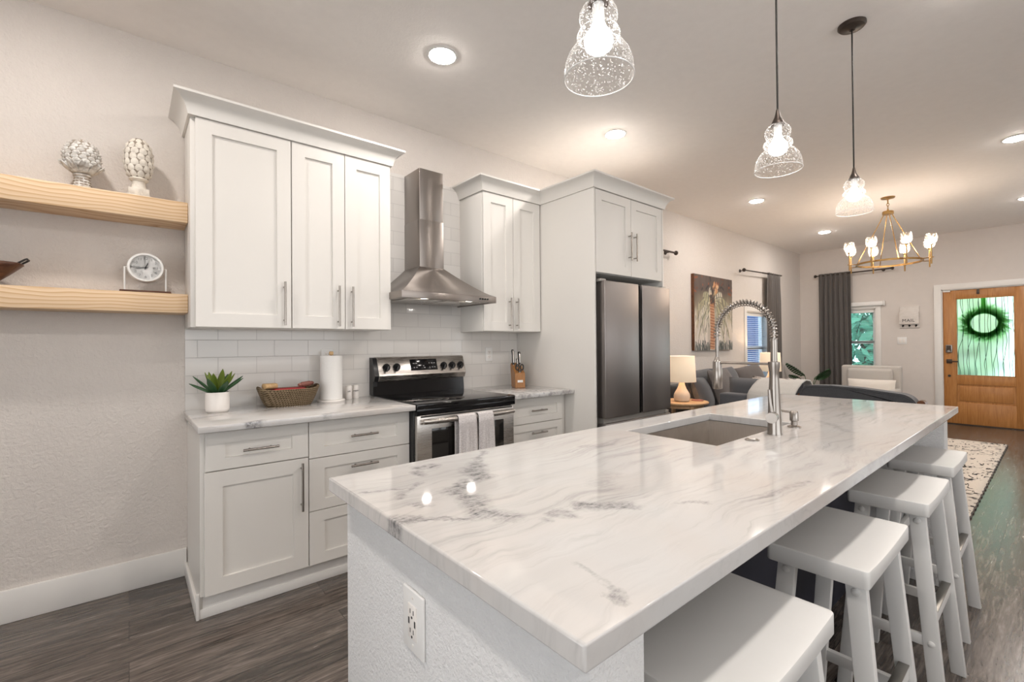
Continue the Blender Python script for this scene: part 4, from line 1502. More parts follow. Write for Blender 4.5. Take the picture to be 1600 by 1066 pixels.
def make_stool():
    """saddle stool at the origin, long side along x"""
    t = thing('bar_stool', '', 'stool', (0, 0, 0), 'saddle bar stools along the island')
    w, d = 0.435, 0.225

    def seat(u, v):
        pass
    b = bmesh.new()
    bmesh.ops.create_cube(b, size=1)
    for v in b.verts:
        v.co = Vector((v.co.x * w, v.co.y * d, (v.co.z - 0.5) * 0.045))
    vert_e = [e for e in b.edges if abs(e.verts[0].co.z - e.verts[1].co.z) > 0.01]
    bmesh.ops.bevel(b, geom=vert_e, offset=0.012, segments=3, profile=0.5, affect='EDGES')
    bmesh.ops.bevel(b, geom=[e for e in b.edges if abs(e.verts[0].co.z - e.verts[1].co.z) < 1e-5 and len(e.link_faces) == 2 and abs(e.link_faces[0].normal.z - e.link_faces[1].normal.z) > 0.5], offset=0.0045, segments=2, profile=0.5, affect='EDGES')
    bmesh.ops.bisect_plane(b, geom=list(b.verts) + list(b.edges) + list(b.faces), plane_co=(0, 0, 0), plane_no=(1, 0, 0))
    for k in [i * 0.025 - 0.2 for i in range(17) if i != 8]:
        bmesh.ops.bisect_plane(b, geom=list(b.verts) + list(b.edges) + list(b.faces), plane_co=(k, 0, 0), plane_no=(1, 0, 0))
    for v in b.verts:
        if v.co.z > -0.02:
            v.co.z -= 0.008 * (1 - (v.co.x / (w / 2)) ** 2)
        v.co.z += SEAT_Z
    MB().bm(b, True).build('seat', M['stool'], t, sharp=35)
    tx, ty = 0.165, 0.075
    bx, by = 0.195, 0.132

    def leg_at(sx, sy, z):
        f = (SEAT_Z - 0.045 - z) / (SEAT_Z - 0.045)
        return Vector((sx * (tx + (bx - tx) * f), sy * (ty + (by - ty) * f), z))
    for sx in (-1, 1):
        for sy in (-1, 1):
            vs = []
            for z in (0.0, SEAT_Z - 0.0445):
                c = leg_at(sx, sy, z)
                for ex, ey in ((-1, -1), (1, -1), (1, 1), (-1, 1)):
                    vs.append((c.x + ex * 0.0125, c.y + ey * 0.0215, z))
            b = bmesh.new()
            vv = [b.verts.new(p) for p in vs]
            for f in ((3, 2, 1, 0), (4, 5, 6, 7), (0, 1, 5, 4), (1, 2, 6, 5), (2, 3, 7, 6), (3, 0, 4, 7)):
                b.faces.new([vv[i] for i in f])
            bmesh.ops.bevel(b, geom=list(b.edges), offset=0.0025, segments=2, profile=0.5, affect='EDGES')
            lg = MB().bm(b, True).build('leg', M['stool'], t)
            for z in (SEAT_Z - 0.072, 0.265):
                c = leg_at(sx, sy, z)
                xo = c.x + sx * 0.0125
                MB().lathe((xo, c.y, z), [(0.0105, -0.001), (0.0095, 0.003), (0.005, 0.0055), (0.0, 0.006)], 14, (sx, 0, 0)).build('screw_cap', M['stool'], lg)
    for sx in (-1, 1):
        a, c = leg_at(sx, -1, 0.265), leg_at(sx, 1, 0.265)
        MB().box(a.x - 0.009, a.x + 0.009, a.y + 0.02, c.y - 0.02, 0.25, 0.285, 0.003).build('side_stretcher', M['stool'], t)
    for sy in (-1, 1):
        z = 0.325 if sy < 0 else 0.36
        a, c = leg_at(-1, sy, z), leg_at(1, sy, z)
        fs_ = MB().box(a.x + 0.01, c.x - 0.01, a.y - 0.011, a.y + 0.011, z - 0.02, z + 0.02, 0.003).build('foot_rest', M['stool'], t)
        if sy < 0:
            MB().box(a.x + 0.014, c.x - 0.014, a.y - 0.0125, a.y + 0.0125, z + 0.0185, z + 0.0225, 0.001).build('metal_plate', M['plate'], fs_)
    # apron rails under the seat
    for sy in (-1, 1):
        MB().box(-tx, tx, sy * ty - 0.009, sy * ty + 0.009, SEAT_Z - 0.078, SEAT_Z - 0.0455, 0.001).build('apron', M['stool'], t)
    return t


stool = make_stool()
spots = [(0.862, -2.728, 'white saddle bar stool nearest the camera, cut off by the bottom edge'),
         (1.531, -2.731, 'white saddle bar stool, second one from the near end of the island'),
         (2.225, -2.738, 'white saddle bar stool, third one from the near end of the island'),
         (2.895, -2.724, 'white saddle bar stool farthest away, by the patterned rug')]
all_stools = [stool] + [copy_tree(stool) for _ in spots[1:]]
for o, (x, y, lab) in zip(all_stools, spots):
    o.location = (x, y, 0)
    o['label'] = lab

# ================================================================== SHELVES AND DECOR
for z0, z1, lab in ((1.915, 2.022, 'upper pine floating shelf holding two white finials'), (1.443, 1.541, 'lower pine floating shelf holding the clock and bowl')):
    solo('floating_shelf', lab, 'shelf', MB().box(-1.15, 0.2385, -0.205, 0, z0, z1, 0.003), 'pine', (-0.45, 0, z0), 'pine floating shelves')
SH1, SH2 = 2.022, 1.541


def scales(c, prof_r, z0, z1, rows, count, size, mat, parent, name, thick=0.35, hook=0.0, rot0=0.0):
    """overlapping leaf scales around a body of revolution: one mesh, a surface pattern"""
    mb = MB()
    for r_ in range(rows):
        t = (r_ + 0.5) / rows
        z = z0 + (z1 - z0) * t
        rad = prof_r(t)
        nn = max(5, int(count * (0.35 + 0.65 * rad / prof_r(0.4))))
        for k in range(nn):
            a = 2 * PI * (k + 0.5 * (r_ % 2)) / nn + rot0
            o = Vector((math.cos(a), math.sin(a), 0))
            s_ = Vector((-math.sin(a), math.cos(a), 0))
            dr_ = (prof_r(min(1, t + 0.04)) - prof_r(max(0, t - 0.04))) / (0.08 * (z1 - z0))
            upv = (Vector((0, 0, 1)) + o * dr_).normalized()
            nrm = s_.cross(upv).normalized()
            if nrm.dot(o) < 0:
                nrm = -nrm
            p = Vector(c) + o * rad + Vector((0, 0, z))
            w = 2 * PI * rad / nn * 0.47
            h = (z1 - z0) / rows * size
            ring = []
            m = 9
            for q in range(m):
                ang = 2 * PI * q / m + PI / 2
                ring.append(p + s_ * w * math.cos(ang) * (1 - 0.25 * math.sin(ang)) + upv * (h * 0.44 * math.sin(ang)) - nrm * 0.0022 + (nrm * hook * max(0, math.sin(ang))))
            top_ = p + nrm * (w * thick) + upv * h * 0.1
            mb.add(ring + [top_], [(q, (q + 1) % m, m) for q in range(m)], True)
    return mb.build(name, M[mat], parent, sharp=60)


# artichoke finial
ax_, ay_ = -0.172, -0.125
f1 = thing('artichoke_finial', 'distressed white artichoke finial, left one on the upper shelf', 'finial', (ax_, ay_, SH1))
MB().lathe((ax_, ay_, SH1), [(0.038, 0.0), (0.037, 0.006), (0.031, 0.03), (0.027, 0.05), (0.024, 0.064), (0.033, 0.066), (0.033, 0.073), (0.022, 0.077)], 24).build('pedestal', M['finial1'], f1)
mb = MB()
for k in range(4):
    for i in range(12):
        a = 2 * PI * i / 12
        r_ = 0.036 - 0.0028 * k
        mb.obox((ax_ + r_ * math.cos(a), ay_ + r_ * math.sin(a), SH1 + 0.010 + k * 0.014), (0.0045, 0.011, 0.004), Matrix.Rotation(a, 3, 'Z'), 0.001)
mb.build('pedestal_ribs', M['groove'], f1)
MB().lathe((ax_, ay_, SH1), [(0.020, 0.076), (0.045, 0.088), (0.060, 0.104), (0.064, 0.118), (0.05, 0.122)], 28).build('leaf_cup', M['finial1'], f1)
mb = MB()
for k in range(9):
    a0 = 2 * PI * k / 9

    def fn(u, v, a0=a0):
        w = (u - 0.5) * 0.72 * (1 - 0.55 * v * v)
        rr = 0.028 + 0.044 * v ** 0.7 + 0.006 * v * v + 0.004 * math.cos(u * 6.28) * v
        zz = 0.078 + 0.046 * v + 0.004 * math.sin(u * 12) * v
        return (ax_ + rr * math.cos(a0 + w), ay_ + rr * math.sin(a0 + w), SH1 + zz)
    mb.grid(fn, 6, 6)
lc = mb.build('cup_leaves', M['finial1'], f1)
m_ = lc.modifiers.new('thick', 'SOLIDIFY')
m_.thickness = 0.004


def ell(t):
    return 0.066 * math.sqrt(max(0.0, 1 - abs((t - 0.32) / 0.69) ** 2.2)) + 0.001


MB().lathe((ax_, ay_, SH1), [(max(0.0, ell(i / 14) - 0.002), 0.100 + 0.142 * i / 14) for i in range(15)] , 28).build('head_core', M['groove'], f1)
scales((ax_, ay_, SH1), ell, 0.102, 0.240, 8, 13, 1.4, 'finial1', f1, 'head_leaves', 0.55)
# pine cone finial
bx_, by_ = 0.040, -0.125
f2 = thing('pinecone_finial', 'cream pinecone finial on a square foot, right one on the upper shelf', 'finial', (bx_, by_, SH1))
mb = MB().box(bx_ - 0.047, bx_ + 0.047, by_ - 0.047, by_ + 0.047, SH1, SH1 + 0.012, 0.003).box(bx_ - 0.042, bx_ + 0.042, by_ - 0.042, by_ + 0.042, SH1 + 0.012, SH1 + 0.045, 0.003)
mb.build('square_foot', M['finial2'], f2)
MB().lathe((bx_, by_, SH1), [(0.036, 0.045), (0.031, 0.055), (0.027, 0.075), (0.027, 0.085), (0.037, 0.092), (0.041, 0.097), (0.037, 0.103), (0.026, 0.106)], 28).build('neck', M['finial2'], f2)


def egg(t):
    return 0.0575 * max(0.0, 1 - abs((t - 0.46) / 0.565) ** 2.7) ** 0.55 + 0.001


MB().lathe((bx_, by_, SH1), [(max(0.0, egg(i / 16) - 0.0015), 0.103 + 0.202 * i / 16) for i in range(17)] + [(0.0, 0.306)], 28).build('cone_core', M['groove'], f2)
scales((bx_, by_, SH1), egg, 0.103, 0.303, 7, 11, 1.45, 'finial2', f2, 'cone_scales', 0.38)

# clock
ckx, cky, ckz = 0.067, -0.118, SH2
ck = thing('desk_clock', 'round white swivel desk clock on a wooden base, lower shelf', 'clock', (ckx, cky, ckz))
cr = 0.074
cc = Vector((ckx, cky, ckz + 0.132))
MB().box(ckx - 0.103, ckx + 0.103, cky - 0.05, cky + 0.05, ckz, ckz + 0.013, 0.004).build('base', M['darkwood'], ck)
mb = MB()
for s_ in (-1, 1):
    mb.tube([(ckx + s_ * 0.083, cky, ckz + 0.012), (ckx + s_ * 0.083, cky, ckz + 0.132), (ckx + s_ * 0.072, cky, ckz + 0.132)], 0.004, 10)
mb.build('stand', M['white'], ck)
tz = R(4)
axd = Vector((0, -math.cos(tz), math.sin(tz)))
case = MB().lathe(cc, [(cr, -0.026), (cr + 0.001, 0.016), (cr - 0.002, 0.022), (cr - 0.010, 0.022), (cr - 0.012, 0.012)], 40, axd).build('case', M['white'], ck)
face = MB().lathe(cc, [(0.0, 0.0125), (cr - 0.011, 0.0125)], 40, axd).build('dial', M['clockface'], ck)
rotm = Matrix.Rotation(-tz, 3, 'X')
for k in range(12):
    a = 2 * PI * (k + 1) / 12
    p = cc + axd * 0.0132 + rotm @ Vector((0.047 * math.sin(a), 0, 0.047 * math.cos(a)))
    text_mesh('numeral', str(k + 1), 0.018, 'greyink', face, tuple(p), -tz, 0, 0.0002)
hand = MB()


def hnd(ang, L, w):
    u = rotm @ Vector((math.sin(ang), 0, math.cos(ang)))
    s_ = rotm @ Vector((math.cos(ang), 0, -math.sin(ang)))
    p = cc + axd * 0.0145
    vs_ = [p - u * 0.01 - s_ * w, p + u * L * 0.7 - s_ * w, p + u * L, p + u * L * 0.7 + s_ * w, p - u * 0.01 + s_ * w]
    vs_ += [q + axd * 0.0008 for q in vs_]
    return MB().add(vs_, [(0, 1, 2, 3, 4), (9, 8, 7, 6, 5)] + [(i, (i + 1) % 5, 5 + (i + 1) % 5, 5 + i) for i in range(5)])


hnd(R(21), 0.028, 0.0022).build('hour_hand', M['ink'], face)
hnd(R(257), 0.050, 0.0013).build('minute_hand', M['ink'], face)
MB().lathe(cc + axd * 0.0145, [(0.005, 0), (0.005, 0.002)], 14, axd).build('hand_hub', M['ink'], face)

# wooden bowl with iron handle (cut by the left edge of the picture)
bwx, bwy = -0.62, -0.125
bw_ = thing('wooden_tray', 'dark brown boat shaped wooden tray with black handles on the lower shelf', 'tray', (bwx, bwy, SH2))


def bowl(u, v):
    a = 2 * PI * u
    e = v
    L, D = 0.145 + 0.105 * e, 0.05 + 0.035 * e
    c_, s_ = math.cos(a), math.sin(a)
    sx = math.copysign(abs(c_) ** 0.7, c_)
    sy = math.copysign(abs(s_) ** 0.7, s_)
    return (bwx + L * sx, bwy + D * sy, SH2 + 0.011 + 0.095 * e ** 1.2 + 0.0 * abs(c_))


mb = MB().grid(bowl, 40, 8)
mb.add([bowl(i / 40, 0) for i in range(40)], [tuple(range(40))])
bb = mb.build('bowl', M['darkwood'], bw_)
m_ = bb.modifiers.new('thick', 'SOLIDIFY')
m_.thickness = 0.009
m_.offset = 1
for s_ in (-1, 1):
    MB().tube([(bwx + s_ * 0.225, bwy - 0.03, SH2 + 0.092), (bwx + s_ * 0.262, bwy - 0.03, SH2 + 0.122), (bwx + s_ * 0.268, bwy - 0.027, SH2 + 0.126), (bwx + s_ * 0.268, bwy + 0.027, SH2 + 0.126), (bwx + s_ * 0.262, bwy + 0.03, SH2 + 0.122), (bwx + s_ * 0.225, bwy + 0.03, SH2 + 0.092)], 0.0042, 8).build('handle', M['iron'], bw_)

# ================================================================== ON THE COUNTER
CT = 0.912
# potted agave
px_, py_ = 0.372, -0.175
pp = thing('potted_agave', 'small green agave plant in a white cylinder pot', 'plant', (px_, py_, CT))
MB().lathe((px_, py_, CT), [(0.0, 0.001), (0.048, 0.0), (0.055, 0.006), (0.0575, 0.016), (0.0575, 0.104), (0.0555, 0.107), (0.053, 0.107), (0.052, 0.094)], 40).build('pot', M['ceramic'], pp)
MB().lathe((px_, py_, CT + 0.094), [(0.0, 0.004), (0.052, 0.0)], 24).build('soil', M['soil'], pp)


def blade(c, az, elev, L, w, curl):
    def fn(u, v):
        s_ = (u - 0.5) * 2
        e = elev + curl * v
        d = Vector((math.cos(az) * math.cos(e), math.sin(az) * math.cos(e), math.sin(e)))
        side = Vector((-math.sin(az), math.cos(az), 0))
        nrm = side.cross(d)
        wid = w * (0.55 + 1.1 * v) * (1 - v ** 2.6) if v < 1 else 0
        p = Vector(c) + Vector((math.cos(az) * math.cos(elev + curl * v * 0.5), math.sin(az) * math.cos(elev + curl * v * 0.5), math.sin(elev + curl * v * 0.5))) * L * v
        return tuple(p + side * s_ * wid - nrm * (-abs(s_) ** 2 * wid * 0.45))
    return MB().grid(fn, 6, 10)


rnd = random.Random(5)
cpt = Vector((px_, py_, CT + 0.096))
for k in range(8):
    az = 2 * PI * k / 8 + 0.25
    l_ = blade(cpt + Vector((math.cos(az), math.sin(az), 0)) * 0.012, az, R(46 + rnd.uniform(-12, 10)), 0.145 + rnd.uniform(-0.015, 0.012), 0.021, R(-20)).build('leaf', M['leafdark'], pp)
    m_ = l_.modifiers.new('thick', 'SOLIDIFY')
    m_.thickness = 0.003
for k in range(6):
    az = 2 * PI * k / 6 + 0.1
    l_ = blade(cpt + Vector((math.cos(az), math.sin(az), 0)) * 0.006 + Vector((0, 0, 0.004)), az, R(66 + rnd.uniform(-8, 8)), 0.138 + rnd.uniform(-0.015, 0.018), 0.020, R(-9)).build('leaf', M['leaflime'], pp)
    l_['label'] = 'lime green inner leaf'
    m_ = l_.modifiers.new('thick', 'SOLIDIFY')
    m_.thickness = 0.003

# basket
kx, ky = 0.735, -0.165
bk = thing('wicker_basket', 'oval seagrass basket on the counter with handle holes', 'basket', (kx, ky, CT))


def bsk(u, v, inner=0.0):
    a = 2 * PI * u
    c_, s_ = math.cos(a), math.sin(a)
    L = 0.112 + 0.052 * v ** 0.8 - inner
    D = 0.060 + 0.026 * v ** 0.8 - inner
    sx = math.copysign(abs(c_) ** 0.75, c_)
    sy = math.copysign(abs(s_) ** 0.75, s_)
    rim = 0.020 * abs(c_) ** 6 * v
    return (kx + L * sx, ky + D * sy, CT + 0.001 + (0.095 + rim) * v)


mb = MB().grid(bsk, 56, 12)
mb.add([bsk(i / 56, 0) for i in range(56)], [tuple(range(56))])
b_o = mb.build('body', M['wicker'], bk)
m_ = b_o.modifiers.new('thick', 'SOLIDIFY')
m_.thickness = 0.008
m_.offset = 1
MB().tube([bsk(i / 56, 1.0) for i in range(57)], 0.0065, 8, False).build('rim', M['wicker'], bk)
mb = MB().lathe(Vector(bsk(0.5, 0.74)) + Vector((-0.002, 0, 0)), [(0.0, 0.0006), (0.011, 0.0006)], 14, (-1, 0, 0.15)).lathe(Vector(bsk(0.0, 0.74)) + Vector((0.002, 0, 0)), [(0.0, 0.0006), (0.011, 0.0006)], 14, (1, 0, 0.15))
mb.build('handle_hole', M['slot'], bk)
solo('red_napkins', 'folded red cloth napkins lying inside the seagrass basket', 'napkin', MB().box(kx - 0.088, kx + 0.090, ky - 0.05, ky + 0.06, CT + 0.072, CT + 0.103, 0.008, 3), 'red', (kx, ky, CT + 0.07))
for dy, lab in ((-0.040, 'pale rolled wood stick in the near end of the basket, front one'), (-0.008, 'pale rolled wood stick in the near end of the basket, back one')):
    solo('wood_roll', lab, 'wooden roll', MB().cyl((kx - 0.138, ky + dy, CT + 0.122), (kx - 0.070, ky + dy + 0.03, CT + 0.121), 0.0155, 14), 'rollwood', (kx - 0.11, ky + dy, CT + 0.102), 'pale wood rolls in the basket')
solo('rolling_pin', 'small reddish wooden roller lying on the far end of the basket', 'wooden roller', MB().lathe((kx + 0.092, ky - 0.02, CT + 0.124), [(0.0, -0.055), (0.008, -0.055), (0.012, -0.045), (0.008, -0.036), (0.0155, -0.028), (0.0155, 0.028), (0.008, 0.036), (0.012, 0.045), (0.008, 0.055), (0.0, 0.055)], 16, (0.85, 0.45, 0.05)), 'pinkwood', (kx + 0.088, ky, CT + 0.105))

# paper towel roll
tx_, ty_ = 1.0, -0.12
pt = thing('paper_towel_holder', 'paper towel roll on a round holder by the wall outlet', 'paper towel', (tx_, ty_, CT))
MB().lathe((tx_, ty_, CT), [(0.0, 0.0), (0.082, 0.0), (0.084, 0.004), (0.082, 0.011), (0.0, 0.012)], 40).build('base', M['ceramic'], pt)
MB().lathe((tx_, ty_, CT + 0.0125), [(0.02, 0.0), (0.066, 0.0), (0.0672, 0.004), (0.0672, 0.275), (0.066, 0.279), (0.02, 0.279), (0.02, 0.0)], 40).build('paper_roll', M['paper'], pt)
MB().cyl((tx_, ty_, CT + 0.01), (tx_, ty_, CT + 0.297), 0.006, 12).build('rod', M['oak'], pt)
MB().box(tx_ - 0.012, tx_ + 0.012, ty_ - 0.012, ty_ + 0.012, CT + 0.293, CT + 0.318, 0.006, 3).build('knob', M['rollwood'], pt)

# salt and pepper
for nm, x, y, txt, lab in (('salt_shaker', 1.125, -0.088, 'salt', 'white cylinder shaker lettered salt, beside the paper towel roll'), ('pepper_shaker', 1.180, -0.066, 'pepper', 'white cylinder shaker lettered pepper, nearer the stove')):
    t = thing(nm, lab, 'shaker', (x, y, CT), 'salt and pepper shakers')
    bd = MB().lathe((x, y, CT), [(0.0, 0.0), (0.019, 0.0), (0.0205, 0.003), (0.0205, 0.078), (0.018, 0.086), (0.012, 0.089), (0.0, 0.0895)], 28).build('body', M['ceramic'], t)
    text_mesh('lettering', txt, 0.013, 'ink', bd, (x - 0.006, y - 0.0206, CT + 0.052), 0, R(-16), 0.0008)
    for k in range(3):
        MB().cyl((x - 0.005 + 0.005 * k, y, CT + 0.089), (x - 0.005 + 0.005 * k, y, CT + 0.0900), 0.001, 8).build('hole', M['slot'], bd)

# knife block
nx_, ny_ = 2.475, -0.245
nb = thing('knife_block', 'brown wooden knife block on the counter beside the fridge', 'knife block', (0, 0, 0))
mb = MB().prism([(-0.075, 0.0), (0.065, 0.0), (0.105, 0.185), (0.075, 0.200), (0.0, 0.150), (-0.052, 0.128), (-0.072, 0.118)], -0.042, 0.042, 'x')
kb_ = mb.build('block', M['blockwood'], nb)
bevel_mod(kb_, 0.003, 2)
MB().box(-0.022, 0.022, -0.0765, -0.074, 0.045, 0.064).build('paper_label', M['label'], nb)
nb.location = (nx_, ny_, CT)
nb.rotation_euler = (0, 0, R(-27))
NBM = Matrix.Translation((nx_, ny_, CT)) @ Matrix.Rotation(R(-27), 4, 'Z')


def knife(label, lx, ly, lz, L, w, tiltback=12):
    t = thing('kitchen_knife', label, 'knife', (0, 0, 0), 'knives in the wooden block')
    d = Vector((0, math.sin(R(tiltback)), math.cos(R(tiltback))))
    rm_ = Matrix.Rotation(-R(tiltback), 3, 'X')
    b0 = Vector((lx, ly, lz))
    h_ = MB().tube([b0, b0 + d * L * 0.25, b0 + d * L * 0.6, b0 + d * L * 0.9, b0 + d * L], w, 10, True, [w * 0.8, w * 0.85, w * 0.75, w * 1.0, w * 0.6]).build('handle', M['black'], t)
    MB().obox(b0 + d * L * 0.5 - rm_ @ Vector((0, w * 0.9, 0)), (w * 0.5, 0.002, L * 0.8), rm_, 0.0006).build('steel_spine', M['steel'], h_)
    MB().lathe(b0 + d * L, [(w * 0.62, -0.006), (w * 0.7, 0.0), (0.0, 0.003)], 10, d).build('end_cap', M['steel'], h_)
    MB().obox(b0 - d * 0.035, (0.002, 0.018, 0.075), rm_).build('blade', M['steel'], t)
    t.matrix_world = NBM
    t.location = NBM.translation
    t.rotation_euler = (0, 0, R(-27))
    return t


knife('tall dark handled knife at the left back of the knife block', -0.027, 0.052, 0.186, 0.130, 0.0125)
knife('dark handled knife at the right back of the knife block', 0.028, 0.052, 0.186, 0.110, 0.0125)
knife('shorter dark handled knife in the middle of the knife block', 0.002, 0.026, 0.168, 0.070, 0.010)
sc_ = thing('kitchen_scissors', 'black handled kitchen scissors in the front of the knife block', 'scissors', (0, 0, 0))
for s_ in (-1, 1):
    mb = MB()
    c0 = Vector((s_ * 0.019, -0.058, 0.168))
    mb.tube([c0 + Vector((0.013 * math.cos(2 * PI * i / 20), 0, 0.023 * math.sin(2 * PI * i / 20))) for i in range(21)], 0.0055, 8, False)
    mb.tube([c0 + Vector((-s_ * 0.008, 0, -0.02)), Vector((s_ * 0.004, -0.058, 0.127))], 0.005, 8)
    mb.build('handle', M['black'], sc_)
MB().box(-0.006, 0.006, -0.060, -0.056, 0.09, 0.135).build('blade', M['steel'], sc_)
sc_.location = (nx_, ny_, CT)
sc_.rotation_euler = (0, 0, R(-27))

# ================================================================== LIGHT FIXTURES
def can_light(x, y, label):
    t = thing('recessed_light', label, 'ceiling light', (x, y, CEIL), 'recessed ceiling lights')
    MB().lathe((x, y, CEIL), [(0.088, 0.0), (0.088, -0.003), (0.078, -0.006), (0.072, -0.004), (0.072, 0.0)], 32).build('trim_ring', M['white'], t)
    MB().lathe((x, y, CEIL - 0.003), [(0.072, 0.0), (0.066, -0.005), (0.050, -0.009), (0.03, -0.011), (0.0, -0.012)], 32).build('lens', M['can'], t)
    return t


for x, y, lab in ((1.379, -0.88, 'round recessed ceiling light nearest the kitchen cabinets, above the stove side'),
                  (2.955, -0.89, 'round recessed ceiling light in front of the refrigerator cabinet'),
                  (5.634, -0.865, 'round recessed ceiling light beyond the hanging pendants, toward the painting wall'),
                  (8.044, -0.86, 'small looking recessed ceiling light in the far corner by the curtains'),
                  (5.579, -2.914, 'recessed ceiling light at the right picture edge above the chandelier'),
                  (8.007, -2.90, 'sliver of a recessed ceiling light at the right edge, before the front door'),
                  (-0.4, -0.88, 'recessed ceiling light above the floating shelves, outside the picture'),
                  (-0.4, -2.91, 'recessed ceiling light behind the camera, outside the picture'),
                  (1.379, -2.91, 'recessed ceiling light over the nearest stools, outside the picture'),
                  (2.955, -2.91, 'recessed ceiling light over the farthest stools, outside the picture'),
                  (-0.4, -4.8, 'recessed ceiling light behind the camera by the back wall, outside the picture'),
                  (2.2, -4.8, 'recessed ceiling light by the right wall of the kitchen, outside the picture'),
                  (5.6, -4.8, 'recessed ceiling light by the right wall of the living room, outside the picture'),
                  (8.0, -4.8, 'recessed ceiling light right of the front door, outside the picture')):
    can_light(x, y, lab)


def pendant(x, y, zr, label):
    t = thing('pendant_light', label, 'pendant light', (x, y, CEIL), 'seeded glass pendants over the island')
    MB().lathe((x, y, CEIL), [(0.0, -0.020), (0.012, -0.030), (0.02, -0.022), (0.055, -0.018), (0.062, -0.010), (0.062, 0.0)], 32).build('canopy', M['bronze'], t)
    MB().cyl((x, y, zr + 0.205), (x, y, CEIL - 0.02), 0.0036, 10).build('cord', M['iron'], t)
    MB().lathe((x, y, zr), [(0.024, 0.172), (0.024, 0.178), (0.019, 0.186), (0.011, 0.203), (0.007, 0.222), (0.005, 0.232), (0.0, 0.232)], 24).build('socket_cap', M['bronze'], t)
    prof = [(0.080, 0.0), (0.0805, 0.012), (0.078, 0.032), (0.071, 0.052), (0.060, 0.068), (0.046, 0.080), (0.040, 0.085), (0.043, 0.089), (0.049, 0.094), (0.050, 0.100), (0.047, 0.107), (0.040, 0.113), (0.037, 0.117), (0.041, 0.126), (0.0445, 0.138), (0.044, 0.150), (0.038, 0.162), (0.028, 0.172), (0.022, 0.176)]
    mb = MB()
    seg = 48
    vs_, fs_ = [], []
    for r, z in prof:
        for i in range(seg):
            a = 2 * PI * i / seg
            vs_.append((x + r * math.cos(a), y + r * math.sin(a), zr + z))
    for j in range(len(prof) - 1):
        for i in range(seg):
            fs_.append((j * seg + i, j * seg + (i + 1) % seg, (j + 1) * seg + (i + 1) % seg, (j + 1) * seg + i))
    mb.add(vs_, fs_, True)
    sh = mb.build('glass_shade', M['seeded'], t)
    MB().tube([(x + 0.080 * math.cos(2 * PI * i / 48), y + 0.080 * math.sin(2 * PI * i / 48), zr) for i in range(49)], 0.0016, 6, False).build('rim', M['white'], sh)
    MB().cyl((x, y, zr + 0.13), (x, y, zr + 0.172), 0.014, 16).build('lamp_holder', M['white'], t)
    MB().lathe((x, y, zr), [(0.0, 0.058), (0.018, 0.061), (0.030, 0.071), (0.0335, 0.085), (0.030, 0.100), (0.019, 0.116), (0.013, 0.132)], 24).build('bulb', M['bulb'], t)
    return t


pendant(0.842, -2.45, 1.885, 'seeded glass pendant light nearest the camera, cut by the top edge')
pendant(1.899, -2.45, 1.921, 'middle seeded glass pendant light of the three over the island')
pendant(2.901, -2.45, 1.940, 'seeded glass pendant farthest away, its bronze ceiling canopy visible')

# chandelier
hxx, hyy, rz = 6.70, -1.87, 2.17
chd = thing('chandelier', 'brass ring chandelier with crystal glass cups in the living room', 'chandelier', (hxx, hyy, CEIL))
MB().lathe((hxx, hyy, CEIL), [(0.0, -0.028), (0.012, -0.026), (0.03, -0.018), (0.062, -0.012), (0.068, 0.0)], 28).build('canopy', M['brass'], chd)
mb = MB()
mb.cyl((hxx, hyy, CEIL - 0.075), (hxx, hyy, CEIL - 0.02), 0.006, 10)
for k, z in enumerate((CEIL - 0.082, CEIL - 0.112)):
    for i in range(1):
        mb.tube([(hxx + (0.022 * math.cos(2 * PI * j / 20) if k else 0), hyy + (0 if k else 0.012 * math.cos(2 * PI * j / 20)), z + (0.022 if k else 0.016) * math.sin(2 * PI * j / 20)) for j in range(21)], 0.003, 6, False)
mb.build('chain', M['brass'], chd)
HUBZ = 2.745
MB().lathe((hxx, hyy, HUBZ), [(0.0, -0.018), (0.05, -0.018), (0.053, -0.012), (0.053, 0.012), (0.05, 0.018), (0.012, 0.02), (0.008, 0.045), (0.0, 0.046)], 28).build('hub', M['brass'], chd)
rr = 0.30
MB().lathe((hxx, hyy, rz), [(rr - 0.009, -0.010), (rr + 0.005, -0.010), (rr + 0.005, 0.010), (rr - 0.009, 0.010)], 56, closed=True).build('ring', M['brass'], chd)
for k in range(4):
    a = 2 * PI * (k + 0.30) / 4
    MB().tube([(hxx + 0.040 * math.cos(a), hyy + 0.040 * math.sin(a), HUBZ - 0.015), (hxx + 0.046 * math.cos(a), hyy + 0.046 * math.sin(a), HUBZ - 0.035), (hxx + (rr - 0.004) * math.cos(a), hyy + (rr - 0.004) * math.sin(a), rz + 0.008)], 0.0048, 8).build('rod', M['brass'], chd)
va = math.atan2(hyy + 3.135, hxx)
